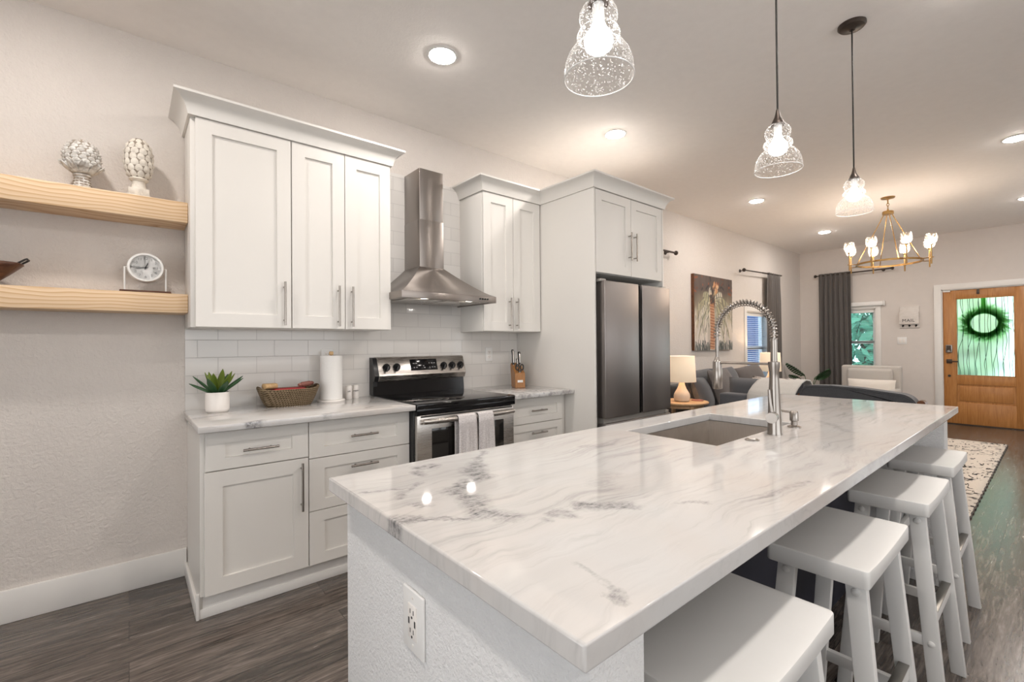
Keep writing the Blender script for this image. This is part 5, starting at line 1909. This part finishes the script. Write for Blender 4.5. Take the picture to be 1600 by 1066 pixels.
for k in range(8):
    a = va + 2 * PI * (k + 0.5) / 8
    ca, sa = math.cos(a), math.sin(a)
    sx_, sy_ = hxx + 0.385 * ca, hyy + 0.385 * sa
    ar = MB().tube([(hxx + (rr - 0.0) * ca, hyy + rr * sa, rz), (sx_ + 0.02 * ca, sy_ + 0.02 * sa, rz)], 0.005, 8)
    ar.cyl((sx_, sy_, rz - 0.07), (sx_, sy_, rz + 0.135), 0.0068, 12)
    ar.lathe((sx_, sy_, rz + 0.13), [(0.007, 0.0), (0.018, 0.008), (0.018, 0.014), (0.0, 0.014)], 16)
    arm = ar.build('arm', M['brass'], chd)
    MB().lathe((sx_, sy_, rz + 0.146), [(0.020, 0.0), (0.042, 0.012), (0.052, 0.036), (0.052, 0.075), (0.046, 0.108), (0.043, 0.112), (0.048, 0.075), (0.048, 0.036), (0.039, 0.016), (0.018, 0.004)], 9, None).build('crystal_cup', M['crystal'], arm, sharp=12)
    MB().lathe((sx_, sy_, rz + 0.150), [(0.009, 0.0), (0.012, 0.02), (0.020, 0.045), (0.018, 0.062), (0.0, 0.076)], 14).build('bulb', M['cbulb'], arm)


# ================================================================== LIVING ROOM
def table_lamp(x, y, z, s, label, shade_w=None):
    t = thing('table_lamp', label, 'lamp', (x, y, z), 'table lamps with linen shades')
    MB().lathe((x, y, z), [(0.0, 0.0), (0.066 * s, 0.0), (0.080 * s, 0.012 * s), (0.085 * s, 0.045 * s), (0.0845 * s, 0.062 * s), (0.080 * s, 0.082 * s), (0.066 * s, 0.108 * s), (0.047 * s, 0.140 * s), (0.034 * s, 0.175 * s), (0.026 * s, 0.212 * s), (0.022 * s, 0.226 * s), (0.0, 0.226 * s)], 36).build('base', M['lampbase'], t)
    MB().cyl((x, y, z + 0.226 * s), (x, y, z + 0.285 * s), 0.008, 12).build('stem', M['brass'], t)
    mb = MB()
    z0_, z1_ = z + 0.214 * s, z + 0.494 * s
    r0, r1 = 0.148 * s, 0.134 * s
    vs_, fs_ = [], []
    for r, zz in ((r0, z0_), ((r0 + r1) / 2, (z0_ + z1_) / 2), (r1, z1_)):
        for i in range(40):
            a = 2 * PI * i / 40
            vs_.append((x + r * math.cos(a), y + r * math.sin(a), zz))
    for j in range(2):
        for i in range(40):
            fs_.append((j * 40 + i, j * 40 + (i + 1) % 40, (j + 1) * 40 + (i + 1) % 40, (j + 1) * 40 + i))
    sh = mb.add(vs_, fs_, True).build('shade', M['shade'], t)
    m__ = sh.modifiers.new('thick', 'SOLIDIFY')
    m__.thickness = 0.003
    MB().lathe((x, y, z + 0.285 * s), [(0.010, 0.0), (0.028, 0.03), (0.028, 0.055), (0.0, 0.085)], 18).build('bulb', M['tbulb'], t)
    lamp('bulb_light', 'POINT', (x, y, z + 0.42 * s), TABLE_W, WARMER, t, radius=0.03)
    return t


def side_table(x, y, h, r, label):
    t = thing('side_table', label, 'table', (x, y, 0), 'round wooden side tables')
    MB().lathe((x, y, 0), [(0.0, h - 0.022), (r - 0.008, h - 0.022), (r, h - 0.016), (r, h - 0.004), (r - 0.004, h), (0.0, h)], 44).build('table_top', M['oak'], t)
    MB().lathe((x, y, 0), [(r - 0.07, h - 0.060), (r - 0.05, h - 0.060), (r - 0.05, h - 0.0222), (r - 0.07, h - 0.0222)], 44, closed=True).build('apron', M['oak'], t)
    for k in range(4):
        a = 2 * PI * (k + 0.62) / 4
        MB().tube([(x + (r - 0.055) * math.cos(a), y + (r - 0.055) * math.sin(a), h - 0.03), (x + (r - 0.03) * math.cos(a), y + (r - 0.03) * math.sin(a), 0.0)], 0.02, 10, True, [0.024, 0.016]).build('leg', M['oak'], t)
    return t


side_table(4.66, -0.46, 0.632, 0.27, 'round light oak side table beside the refrigerator, under the lamp')
table_lamp(4.635, -0.47, 0.633, 1.0, 'table lamp with lit linen shade just right of the refrigerator')
solo('coaster', 'reddish leather coaster on the round side table', 'coaster', MB().lathe((4.80, -0.56, 0.6325), [(0.0, 0.0), (0.062, 0.0), (0.066, 0.005), (0.062, 0.010), (0.0, 0.011)], 24), 'pinkwood', (4.80, -0.56, 0.633))
side_table(7.33, -0.36, 0.632, 0.20, 'round light oak side table at the far end of the sofa')
table_lamp(7.30, -0.36, 0.633, 0.98, 'table lamp with lit linen shade in front of the window, behind the faucet')

# sectional sofa: a run along the left wall and a return whose back faces the kitchen
so = thing('sectional_sofa', 'charcoal grey sectional sofa along the painting wall', 'sofa', (5.6, -0.7, 0))
bsm = MB()
bsm.box(4.98, 6.90, -0.93, -0.04, 0.08, 0.30, 0.02, 3)
bsm.build('base', M['sofa'], so)
MB().box(4.98, 6.90, -0.20, -0.03, 0.30, 0.76, 0.04, 4).build('back_frame', M['sofa'], so)
MB().box(6.74, 6.92, -0.93, -0.21, 0.28, 0.62, 0.05, 4).build('arm', M['sofa'], so)
for x0, x1 in ((4.985, 5.84), (5.85, 6.73)):
    MB().box(x0, x1, -0.95, -0.24, 0.30, 0.47, 0.045, 4).build('seat_cushion', M['sofa'], so)
MB().box(4.46, 4.62, -1.66, -0.96, 0.06, 0.775, 0.025, 4).build('return_back', M['sofa'], so)
MB().box(4.62, 5.42, -1.66, -0.96, 0.08, 0.30, 0.02, 3).build('return_base', M['sofa'], so)
MB().box(4.64, 5.43, -1.65, -0.97, 0.30, 0.47, 0.045, 4).build('return_seat_cushion', M['sofa'], so)
rb = MB().pillow((4.735, -1.27, 0.675), (0.68, 0.48, 0.25), Matrix.Rotation(R(90), 3, 'Z') @ Matrix.Rotation(R(6), 3, 'X'), 16, 4.5, 0.05).build('return_back_cushion', M['sofa'], so)
for x, rz_, hh in ((5.34, 10, 0.50), (5.95, 4, 0.50)):
    MB().pillow((x, -0.33, 0.70), (0.66, hh, 0.24), Matrix.Rotation(R(rz_ * 0.4), 3, 'Z') @ Matrix.Rotation(R(-14), 3, 'X'), 16, 3.6, 0.08).build('back_cushion', M['sofa'], so)
for k, (x, y) in enumerate(((5.02, -0.9), (6.86, -0.9), (5.02, -0.1), (6.86, -0.1), (4.5, -1.6), (5.38, -1.6))):
    MB().cyl((x, y, 0.021 if y < -0.8 else 0), (x, y, 0.085), 0.022, 10).build('foot', M['armwood'], so)

solo('throw_pillow', 'slate grey square throw pillow with stitched seams at the near end of the sofa', 'pillow', MB().pillow((5.10, -0.47, 0.675), (0.40, 0.42, 0.18), Matrix.Rotation(R(14), 3, 'Z') @ Matrix.Rotation(R(-20), 3, 'X'), 16, 2.6, 0.12), 'sofa', (5.15, -0.44, 0.47), 'throw pillows on the sofa')
solo('throw_pillow', 'brownish grey throw pillow leaning in the middle of the sofa', 'pillow', MB().pillow((5.50, -0.52, 0.71), (0.62, 0.50, 0.20), Matrix.Rotation(R(6), 3, 'Z') @ Matrix.Rotation(R(-18), 3, 'X'), 16, 2.6, 0.12), 'cush', (5.52, -0.48, 0.47), 'throw pillows on the sofa')
solo('throw_pillow', 'dark taupe throw pillow tilted at the far end of the sofa before the lamp', 'pillow', MB().pillow((6.50, -0.42, 0.725), (0.60, 0.48, 0.22), Matrix.Rotation(R(-12), 3, 'Z') @ Matrix.Rotation(R(-20), 3, 'X') @ Matrix.Rotation(R(-7), 3, 'Y'), 16, 2.8, 0.12), 'cush', (6.50, -0.42, 0.47), 'throw pillows on the sofa')
k = NT('patterned_linen')
v = k.coord((1, 1, 1), (0.4, 0.3, 0.6))
s_w = k.new('ShaderNodeTexWave')
k.link(v, s_w.inputs['Vector'])
s_w.inputs['Scale'].default_value = 9
s_w.inputs['Distortion'].default_value = 2.5
k.base(k.mix(k.ramp(s_w.outputs[1], [(0.62, 0.0), (0.70, 1.0)]), (0.66, 0.61, 0.57), (0.13, 0.115, 0.11)), 0.9, 0, 0.1)
M['pattern'] = k.m
solo('throw_pillow', 'cream patterned throw pillow showing just behind the draped blanket', 'pillow', MB().pillow((5.25, -1.16, 0.685), (0.50, 0.44, 0.20), Matrix.Rotation(R(84), 3, 'Z') @ Matrix.Rotation(R(18), 3, 'X'), 14, 2.6, 0.12), 'pattern', (5.25, -1.16, 0.47), 'throw pillows on the sofa')

# throw blanket over the return's back
prof = [(4.445, 0.30), (4.447, 0.45), (4.447, 0.62), (4.449, 0.775), (4.475, 0.812), (4.55, 0.862), (4.64, 0.902), (4.74, 0.922), (4.84, 0.912), (4.90, 0.87), (4.925, 0.80), (4.935, 0.72)]


def thr(u, v):
    t = v * (len(prof) - 1)
    i = min(int(t), len(prof) - 2)
    f = t - i
    x = prof[i][0] + (prof[i + 1][0] - prof[i][0]) * f
    z = prof[i][1] + (prof[i + 1][1] - prof[i][1]) * f
    yy0 = -1.27 + 0.05 * (1 - v) ** 1.5
    yy1 = -1.635 - 0.008 * v
    y = yy0 + (yy1 - yy0) * u
    return (x - 0.006 * abs(math.sin(u * 9)) * (1 - v) - 0.004, y, z + 0.005 * math.sin(u * 7 + 1))


tb = solo('throw_blanket', 'pale grey knitted blanket draped over the back of the sofa', 'blanket', MB().grid(thr, 20, 44), 'throw', (4.6, -1.45, 0.9))
m_ = tb.modifiers.new('thick', 'SOLIDIFY')
m_.thickness = 0.012
m_.offset = -1

# dark tweed armchair with wooden arms, its back to the island
ac = thing('armchair', 'dark tweed wide armchair with wooden arms, its back toward the island', 'armchair', (5.0, -2.06, 0))


def back_outline(inset=0.0):
    pts_ = [(-2.445 + inset, 0.20), (-2.445 + inset, 0.78)]
    for i in range(9):
        a = PI - (PI / 2) * i / 8
        pts_.append((-2.335 + (0.11 - inset) * math.cos(a), 0.775 + (0.095 - inset) * math.sin(a)))
    pts_ += [(-2.1, 0.896 - inset), (-1.9, 0.905 - inset), (-1.76, 0.898 - inset)]
    for i in range(9):
        a = PI / 2 - (PI / 2) * i / 8
        pts_.append((-1.75 + (0.08 - inset) * math.cos(a), 0.815 + (0.082 - inset) * math.sin(a)))
    pts_ += [(-1.67 - inset, 0.20)]
    return pts_


ob = MB().prism(back_outline(), 4.47, 4.60, 'x', True).build('backrest', M['sofa2'], ac, sharp=50)
bevel_mod(ob, 0.035, 4)
ol = back_outline()
MB().tube([(4.472, y, z) for y, z in back_outline(0.012)], 0.0055, 6).build('piping', M['sofa2'], ob)
MB().box(4.60, 5.25, -2.42, -1.70, 0.30, 0.46, 0.05, 4).build('seat_cushion', M['sofa2'], ac)
MB().box(4.56, 5.24, -2.42, -1.70, 0.20, 0.30, 0.015, 3).build('seat_frame', M['armwood'], ac)
for y in (-2.462, -1.668):
    ar = MB().tube([(4.50, y, 0.80), (4.56, y, 0.80), (4.75, y, 0.69), (5.0, y, 0.645), (5.22, y, 0.635)], 0.02, 10, True, [0.026, 0.03, 0.022, 0.02, 0.024]).build('arm', M['armwood'], ac)
    MB().tube([(5.18, y, 0.635), (5.22, y, 0.30), (5.22, y, 0.021)], 0.02, 10).build('front_leg', M['armwood'], ac)
    MB().tube([(4.60, y, 0.80), (4.58, y, 0.35), (4.48, y, 0.021)], 0.02, 10).build('rear_leg', M['armwood'], ac)

# light grey chair by the far window
lc_ = thing('armchair', 'light grey linen armchair by the far window', 'armchair', (8.3, -1.3, 0))
LX = 8.62
lo, hi = -0.90, -1.63
obk = MB().box(LX, LX + 0.13, hi, lo, 0.20, 0.905, 0.03, 4).build('backrest', M['lightfab'], lc_)
MB().box(LX - 0.075, LX + 0.01, hi + 0.085, lo - 0.085, 0.43, 0.865, 0.045, 4).build('back_cushion', M['lightfab'], lc_)
MB().box(7.90, LX, hi + 0.02, lo - 0.02, 0.15, 0.30, 0.02, 3).build('base', M['lightfab'], lc_)
MB().box(7.92, LX - 0.01, hi + 0.08, lo - 0.08, 0.30, 0.44, 0.05, 4).build('seat_cushion', M['lightfab'], lc_)
for y0, y1 in ((lo - 0.08, lo), (hi, hi + 0.08)):
    MB().box(7.95, LX + 0.05, y0, y1, 0.2, 0.58, 0.03, 3).build('arm', M['lightfab'], lc_)
for x in (7.95, 8.68):
    for y in (lo - 0.05, hi + 0.05):
        MB().cyl((x, y, 0.021), (x, y, 0.16), 0.018, 10).build('leg', M['armwood'], lc_)
solo('lumbar_pillow', 'cream lumbar pillow on the light grey armchair by the window', 'pillow', MB().pillow((LX - 0.16, -1.31, 0.575), (0.58, 0.27, 0.13), Matrix.Rotation(R(90), 3, 'Z') @ Matrix.Rotation(R(10), 3, 'X'), 14, 3.0, 0.1), 'cream', (LX - 0.16, -1.31, 0.45))

# monstera in the corner
mx, my = 9.0, -0.34
mp_ = thing('potted_plant', 'monstera plant with split dark leaves in the far corner', 'plant', (mx, my, 0))
MB().lathe((mx, my, 0.0), [(0.0, 0.0), (0.11, 0.0), (0.14, 0.03), (0.155, 0.26), (0.15, 0.27), (0.135, 0.27), (0.13, 0.24)], 30).build('pot', M['ceramic'], mp_)
MB().lathe((mx, my, 0.24), [(0.0, 0.004), (0.131, 0.0)], 20).build('soil', M['soil'], mp_)


def monstera(base, tip, width, roll_):
    base, tip = Vector(base), Vector(tip)
    d = tip - base
    L = d.length
    d.normalize()
    side = d.cross(Vector((0, 0, 1))).normalized()
    side = Matrix.Rotation(roll_, 3, d) @ side
    nrm = side.cross(d)
    mb = MB()
    nn = 9
    for s_ in (-1, 1):
        for i in range(nn):
            t0, t1 = i / nn, (i + 0.82) / nn
            def wd(t):
                return width * (math.sin(PI * min(1, 0.12 + 0.88 * t)) ** 0.7) + 0.004
            a0 = base + d * L * t0
            a1 = base + d * L * t1
            lead = d * L * 0.13
            o0 = a0 + side * s_ * wd(t0) + lead * (1 - t0) - nrm * 0.02 * 1
            o1 = a1 + side * s_ * wd(t1) * 0.96 + lead * (1 - t1) - nrm * 0.02
            m0 = a0 + side * s_ * wd(t0) * 0.5 + lead * 0.5 * (1 - t0) + nrm * 0.008
            m1 = a1 + side * s_ * wd(t1) * 0.5 + lead * 0.5 * (1 - t1) + nrm * 0.008
            mb.add([a0, a1, m1, m0, o1, o0], [(0, 1, 2, 3), (3, 2, 4, 5)], True)
            c0 = base + d * L * ((i + 1) / nn)
            mm = (a1 + side * s_ * wd(t1) * 0.25 + lead * 0.25 * (1 - t1))
            mb.add([a1, c0, c0 + side * s_ * wd(t1) * 0.22 + lead * 0.22, mm], [(0, 1, 2, 3)], True)
    return mb


for base, tip, wdt, rl in (((8.92, -0.30, 0.68), (8.82, -0.04, 0.905), 0.10, 0.5), ((8.97, -0.45, 0.62), (8.93, -0.66, 0.82), 0.10, -0.4), ((8.93, -0.26, 0.60), (8.85, -0.07, 0.70), 0.06, 1.0), ((9.05, -0.40, 0.62), (9.25, -0.50, 0.72), 0.08, 0.2)):
    lf = monstera(base, tip, wdt, rl).build('leaf', M['leafplant'], mp_, weld=False)
    MB().tube([(mx, my, 0.24), ((mx + base[0]) / 2, (my + base[1]) / 2, 0.5), base, tip], 0.006, 6, True, [0.007, 0.006, 0.005, 0.003]).build('stem', M['leafplant'], lf)

# rug
RX0, RX1, RY0, RY1 = 4.38, 8.09, -2.70, -0.98
mb = MB()
nu, nv = 60, 30


def rugf(u, v):
    e = 0.004 * math.sin(u * 160) * (1 if v in (0.0, 1.0) else 0)
    return (RX0 + (RX1 - RX0) * u, RY0 + (RY1 - RY0) * v + e, 0.0135)


mb.grid(rugf, nu, nv)
rug = solo('area_rug', 'cream wool rug with scattered black marks on the living room floor', 'rug', mb, 'rug', (6.2, -1.8, 0.0))
m_ = rug.modifiers.new('thick', 'SOLIDIFY')
m_.thickness = 0.012
m_.offset = 0
MB().tube([(RX0 + (RX1 - RX0) * i / 80, RY0 + 0.004 * math.sin(i * 2.1), 0.010) for i in range(81)], 0.0075, 6).build('edge_binding', M['rugedge'], rug)

# ------------------------------------------------------------------ walls of the living room: painting, rods, curtains, signs
PX0, PX1, PZ0, PZ1 = 5.705, 6.79, 1.165, 2.185
pa = thing('painting', 'canvas painting of a palm tree on the left wall', 'painting', (6.25, 0, PZ0))
MB().box(PX0, PX1, -0.042, -0.001, PZ0, PZ1, 0.001).build('stretcher_edge', M['darkwood'] if False else M['armwood'], pa)
nu, nv = 150, 142
rs = np.random.RandomState(3)
PW, PH = PX1 - PX0, PZ1 - PZ0
img = np.zeros((nv + 1, nu + 1, 3))
for j in range(nv + 1):
    for i in range(nu + 1):
        u, v = i / nu, j / nv
        n1 = mnoise.noise(Vector((u * 4, v * 2.5, 1.0)))
        n2 = mnoise.noise(Vector((u * 16, v * 2.5, 4.0)))
        t_ = min(1, max(0, (0.80 - v + 0.20 * n1) * 2.6))
        c = np.array((0.095, 0.070, 0.060)) * (1 - t_) + np.array((0.34, 0.30, 0.21)) * t_
        t2 = min(1, max(0, (0.56 - v + 0.22 * n2) * 3))
        c = c * (1 - t2) + np.array((0.58, 0.52, 0.465)) * t2
        img[j, i] = c * (1 + 0.25 * n2)


def stroke(pts_, w, c, a=0.9):
    """a brush stroke through PTS (u, v) of half-width W (in canvas heights)"""
    for q in range(len(pts_) - 1):
        (u0, v0), (u1, v1) = pts_[q], pts_[q + 1]
        m = max(2, int(max(abs(u1 - u0) * nu, abs(v1 - v0) * nv) * 1.6))
        for k_ in range(m):
            f = k_ / m
            uu, vv = u0 + (u1 - u0) * f, v0 + (v1 - v0) * f
            r_ = w * nv
            i0, j0 = uu * nu, vv * nv
            for jj in range(int(j0 - r_ - 1), int(j0 + r_ + 2)):
                for ii in range(int(i0 - r_ - 1), int(i0 + r_ + 2)):
                    if 0 <= ii <= nu and 0 <= jj <= nv:
                        d_ = math.hypot(ii - i0, jj - j0)
                        al = a * min(1, max(0, r_ + 0.6 - d_))
                        if al > 0:
                            img[jj, ii] = img[jj, ii] * (1 - al) + np.array(c) * al


PAL = [(0.66, 0.60, 0.45), (0.48, 0.44, 0.28), (0.72, 0.67, 0.58), (0.12, 0.125, 0.10), (0.06, 0.075, 0.075), (0.34, 0.33, 0.22)]
for k_ in range(70):                                       # hanging strokes in the background
    u0 = rs.uniform(0, 1)
    v0 = rs.uniform(0.25, 0.7)
    stroke([(u0, v0), (u0 + rs.uniform(-0.06, 0.06), v0 - rs.uniform(0.1, 0.3))], rs.uniform(0.004, 0.010), [(0.60, 0.55, 0.50), (0.26, 0.26, 0.21), (0.16, 0.16, 0.13), (0.46, 0.38, 0.26)][k_ % 4], 0.45)
for k_ in range(26):                                       # rust and umber dabs in the upper corners
    u0, v0 = rs.uniform(0, 1), rs.uniform(0.74, 1.0)
    stroke([(u0, v0), (u0 + rs.uniform(-0.08, 0.08), v0 + rs.uniform(-0.08, 0.05))], 0.014, [(0.22, 0.07, 0.035), (0.035, 0.032, 0.034), (0.12, 0.06, 0.04)][k_ % 3], 0.5)
CU, CV = 0.47, 0.67
for an, L_ in ((175, 0.47), (150, 0.46), (128, 0.42), (105, 0.33), (78, 0.30), (55, 0.42), (32, 0.52), (8, 0.55), (-18, 0.50), (200, 0.42), (225, 0.36), (-42, 0.42)):
    A = R(an)
    rib = []
    for q in range(13):
        f = q / 12
        rib.append((CU + L_ * f * math.cos(A) * (1 - 0.12 * f), CV + L_ * f * math.sin(A) * 0.95 - 0.26 * f * f * abs(math.cos(A)) - (0.05 * f * f)))
    for q in range(2, 13):
        for side in (-1, 1):
            p = rib[q]
            ln = 0.16 * (1 - 0.45 * q / 12) * rs.uniform(0.7, 1.25)
            du = 0.35 * math.cos(A) + side * 0.28 * abs(math.sin(A))
            c_ = PAL[(q * 2 + side + int(an)) % len(PAL)]
            if an in (78, 105) and q < 9:
                c_ = (0.52, 0.27, 0.13)
            stroke([p, (p[0] + du * ln * 0.6, p[1] - ln * 0.35), (p[0] + du * ln * 0.9, p[1] - ln)], 0.0045, c_, 0.75)
    stroke(rib, 0.004, (0.13, 0.12, 0.09), 0.8)
for k_ in range(60):                                       # orange bud above the crown
    f = rs.uniform(-1, 1)
    g = rs.uniform(-1, 1)
    if f * f + g * g < 1:
        stroke([(0.54 + 0.075 * f, 0.87 + 0.075 * g), (0.54 + 0.07 * f, 0.84 + 0.075 * g)], 0.006, [(0.55, 0.26, 0.11), (0.36, 0.14, 0.06), (0.66, 0.44, 0.26)][k_ % 3], 0.8)
for k_ in range(50):                                       # dark heart of the crown
    f, g = rs.normal(0, 0.035), rs.normal(0, 0.045)
    stroke([(CU + f, CV + g), (CU + f * 1.2, CV + g - 0.03)], 0.010, [(0.07, 0.045, 0.035), (0.16, 0.075, 0.045), (0.04, 0.04, 0.04)][k_ % 3], 0.8)
for k_ in range(46):                                       # trunk bands
    v0 = 0.02 + 0.60 * k_ / 46
    w_ = 0.056 - 0.012 * v0
    c_ = 0.44 + 0.012 * math.sin(v0 * 5)
    stroke([(c_ - w_, v0 + 0.008), (c_ + w_, v0 - 0.004)], 0.009, [(0.42, 0.20, 0.105), (0.50, 0.29, 0.18), (0.24, 0.10, 0.055)][k_ % 3], 0.92)
for k_ in range(150):                                      # grass at the foot
    u0 = rs.uniform(0, 1)
    if abs(u0 - 0.44) > 0.06:
        stroke([(u0, 0.0), (u0 + rs.uniform(-0.03, 0.03), rs.uniform(0.05, 0.14))], 0.006, [(0.05, 0.065, 0.062), (0.10, 0.105, 0.10), (0.20, 0.21, 0.20), (0.035, 0.04, 0.04)][k_ % 4], 0.8)
colr = np.ones(((nu + 1) * (nv + 1), 4), np.float32)
colr[:, :3] = np.clip(img.reshape(-1, 3), 0.005, 0.9)
cv = MB().grid(lambda u, v: (PX0 + 0.002 + (PX1 - PX0 - 0.004) * u, -0.0435 - 0.0008 * (1 + math.sin(u * 200) * math.sin(v * 90)), PZ0 + 0.002 + (PZ1 - PZ0 - 0.004) * v), nu, nv)
k = NT('painted_canvas')
at_ = k.new('ShaderNodeVertexColor')
at_.layer_name = 'paint'
k.base(at_.outputs[0], 0.55, 0, 0.3)
k.bump(k.noise(k.coord((1, 1, 0.3)), 60, 4), 0.2, 0.003)
M['canvas'] = k.m
co = cv.build('canvas', M['canvas'], pa, weld=False)
ca_ = co.data.color_attributes.new('paint', 'FLOAT_COLOR', 'POINT')
ca_.data.foreach_set('color', colr.ravel())


def curtain_rod(label, p0, p1, wall_dir, brackets, finials=(True, True), plates=True):
    p0, p1 = Vector(p0), Vector(p1)
    t = thing('curtain_rod', label, 'curtain rod', tuple((p0 + p1) / 2), 'dark curtain rods')
    MB().cyl(p0, p1, 0.0095, 12).cyl(p0.lerp(p1, 0.45), p1, 0.0115, 12).build('rod', M['bronze'], t)
    d = (p1 - p0).normalized()
    for on, p, s_ in ((finials[0], p0, -1), (finials[1], p1, 1)):
        if on:
            MB().lathe(p, [(0.010, 0.0), (0.016, 0.008), (0.014, 0.014), (0.026, 0.022), (0.028, 0.036), (0.020, 0.05), (0.0, 0.056)], 16, d * s_).build('finial', M['bronze'], t)
    w = Vector(wall_dir)
    for f in brackets:
        p = p0.lerp(p1, f)
        dist = abs((p.x - XF) if abs(w.x) > 0.5 else p.y)
        MB().cyl(p, p + w * (dist - 0.001), 0.006, 10).lathe(p + w * (dist - 0.012), [(0.022, 0.0), (0.026, 0.011)], 14, w).build('bracket', M['bronze'], t)
    return t


curtain_rod('dark curtain rod end sticking out behind the refrigerator cabinet', (3.95, -0.08, 2.385), (5.18, -0.08, 2.385), (0, 1, 0), (0.1, 0.93))
curtain_rod('dark curtain rod on the left wall above the blinds window', (7.12, -0.09, 2.36), (8.52, -0.09, 2.40), (0, 1, 0), (0.02, 0.97), (True, False))
curtain_rod('dark curtain rod on the far wall above the window beside the door', (XF - 0.105, -0.315, 2.455), (XF - 0.105, -1.345, 2.465), (1, 0, 0), (0.03, 0.90))


def curtain(name, label, a0, a1, c, axis, z0, z1, folds, flare, seed, amp=0.028):
    def fn(u, v):
        z = z1 + (z0 - z1) * v
        ww = 1 + flare * v
        ctr = (a0 + a1) / 2
        a = ctr + (a1 - a0) * (u - 0.5) * ww
        ph = 2 * PI * folds * u + seed + 0.5 * math.sin(v * 2.2 + u * 3)
        o = amp * (0.45 + 0.55 * min(1, v * 5)) * (math.sin(ph) + 0.30 * math.sin(2.3 * ph + 1))
        if v < 0.03:
            o *= 0.7
        return (a, c + o, z) if axis == 'x' else (c + o, a, z)
    t = thing(name, label, 'curtain', ((a0 + a1) / 2, c, z0) if axis == 'x' else (c, (a0 + a1) / 2, z0), 'grey curtain panels')
    o_ = MB().grid(fn, 120, 26).build('panel', M['curtain'], t)
    m = o_.modifiers.new('thick', 'SOLIDIFY')
    m.thickness = 0.004
    return t


curtain('curtain', 'dark grey curtain panel on the left wall, behind the faucet', 7.96, 8.46, -0.09, 'x', 0.02, 2.405, 6.5, 0.06, 0.3)
curtain('curtain', 'wide dark grey curtain panel on the far wall', -0.335, -0.815, XF - 0.105, 'y', 0.02, 2.485, 6.5, 0.05, 1.2)


def blind(label, axis, a0, a1, z0, z1, at, pitch, slat, tiltdeg, head):
    t = thing('window_blind', label, 'window blind', ((a0 + a1) / 2, at, z0) if axis == 'x' else (at, (a0 + a1) / 2, z0), 'white window blinds')
    mb = MB()
    n_ = int((z1 - z0) / pitch)
    for i in range(n_):
        z = z0 + 0.02 + i * pitch
        if axis == 'x':
            mb.obox(((a0 + a1) / 2, at, z), (a1 - a0, slat, 0.0016), Matrix.Rotation(R(tiltdeg), 3, 'X'))
        else:
            mb.obox((at, (a0 + a1) / 2, z), (slat, abs(a1 - a0), 0.0016), Matrix.Rotation(R(tiltdeg), 3, 'Y'))
    mb.build('slats', M['blind'], t, weld=False)
    hb, rb_ = MB(), MB()
    if axis == 'x':
        hb.box(a0, a1, at - head / 2, at + head / 2, z1, z1 + 0.045, 0.004)
        rb_.box(a0, a1, at - slat / 2, at + slat / 2, z0, z0 + 0.012, 0.002)
    else:
        hb.box(at - head / 2, at + head / 2, a0, a1, z1, z1 + 0.045, 0.004)
        rb_.box(at - slat / 2, at + slat / 2, a0, a1, z0, z0 + 0.012, 0.002)
    hb.build('headrail', M['white'], t)
    rb_.build('bottom_rail', M['white'], t)
    return t


blind('white horizontal blinds in the left wall window behind the lamp', 'x', W1[0] + 0.025, W1[1] - 0.025, W1[2] + 0.02, W1[3] - 0.07, 0.035, 0.031, 0.03, 12, 0.045)
blind('fine white blinds in the far wall window beside the curtain', 'y', W2[1] - 0.025, W2[0] + 0.025, W2[2] + 0.02, W2[3] - 0.07, XF + 0.035, 0.025, 0.018, 8, 0.045)
cs = thing('roller_shade', 'white roller shade cassette across the top of the far window', 'roller shade', (XF, -0.84, 1.87))
MB().box(XF - 0.062, XF - 0.021, -1.245, -0.42, 1.872, 1.945, 0.012, 3).build('cassette', M['white'], cs)
MB().box(XF - 0.066, XF - 0.020, -1.262, -1.246, 1.866, 1.950, 0.004).build('end_bracket', M['white'], cs)

# MAIL board with hooks
mlx = XF
ml = thing('mail_holder', 'whitewashed wooden wall holder lettered MAIL with three hooks', 'mail holder', (XF, -1.565, 1.485))
MB().box(XF - 0.018, XF, -1.687, -1.445, 1.485, 1.832, 0.003).build('back_board', M['mailwood'], ml)
mfb = MB().box(XF - 0.062, XF - 0.048, -1.687, -1.445, 1.545, 1.735, 0.002).box(XF - 0.0485, XF - 0.0178, -1.687, -1.677, 1.545, 1.735).box(XF - 0.0485, XF - 0.0178, -1.455, -1.445, 1.545, 1.735).build('pocket', M['mailwood'], ml)
tx = text_mesh('lettering', 'MAIL', 0.068, 'ink', mfb, (XF - 0.0628, -1.56, 1.60), 0, R(-90), 0.0006, spacing=1.08, stretch=1.0)
sf = MB()
for yy in (-1.487, -1.512, -1.538, -1.585, -1.603, -1.628):
    for zz in (1.577, 1.623):
        sf.box(XF - 0.0634, XF - 0.0620, yy - 0.0085, yy + 0.0085, zz - 0.002, zz + 0.002)
for y in (-1.487, -1.566, -1.648):
    MB().tube([(XF - 0.018, y, 1.528), (XF - 0.030, y, 1.526), (XF - 0.036, y, 1.508), (XF - 0.046, y, 1.503), (XF - 0.052, y, 1.512)], 0.006, 8).lathe((XF - 0.0225, y, 1.522), [(0.013, 0.0), (0.015, 0.004)], 12, (1, 0, 0)).build('hook', M['iron'], ml)
sw = thing('light_switch', 'white double light switch plate below the mail holder', 'light switch', (XF, -1.468, 1.28))
MB().box(XF - 0.006, XF, -1.527, -1.410, 1.222, 1.338, 0.002).build('cover_plate', M['white'], sw)
for y in (-1.491, -1.445):
    MB().box(XF - 0.0085, XF - 0.005, y - 0.0165, y + 0.0165, 1.247, 1.313, 0.001).build('rocker', M['ceramic'], sw)
bpy.context.view_layer.update()
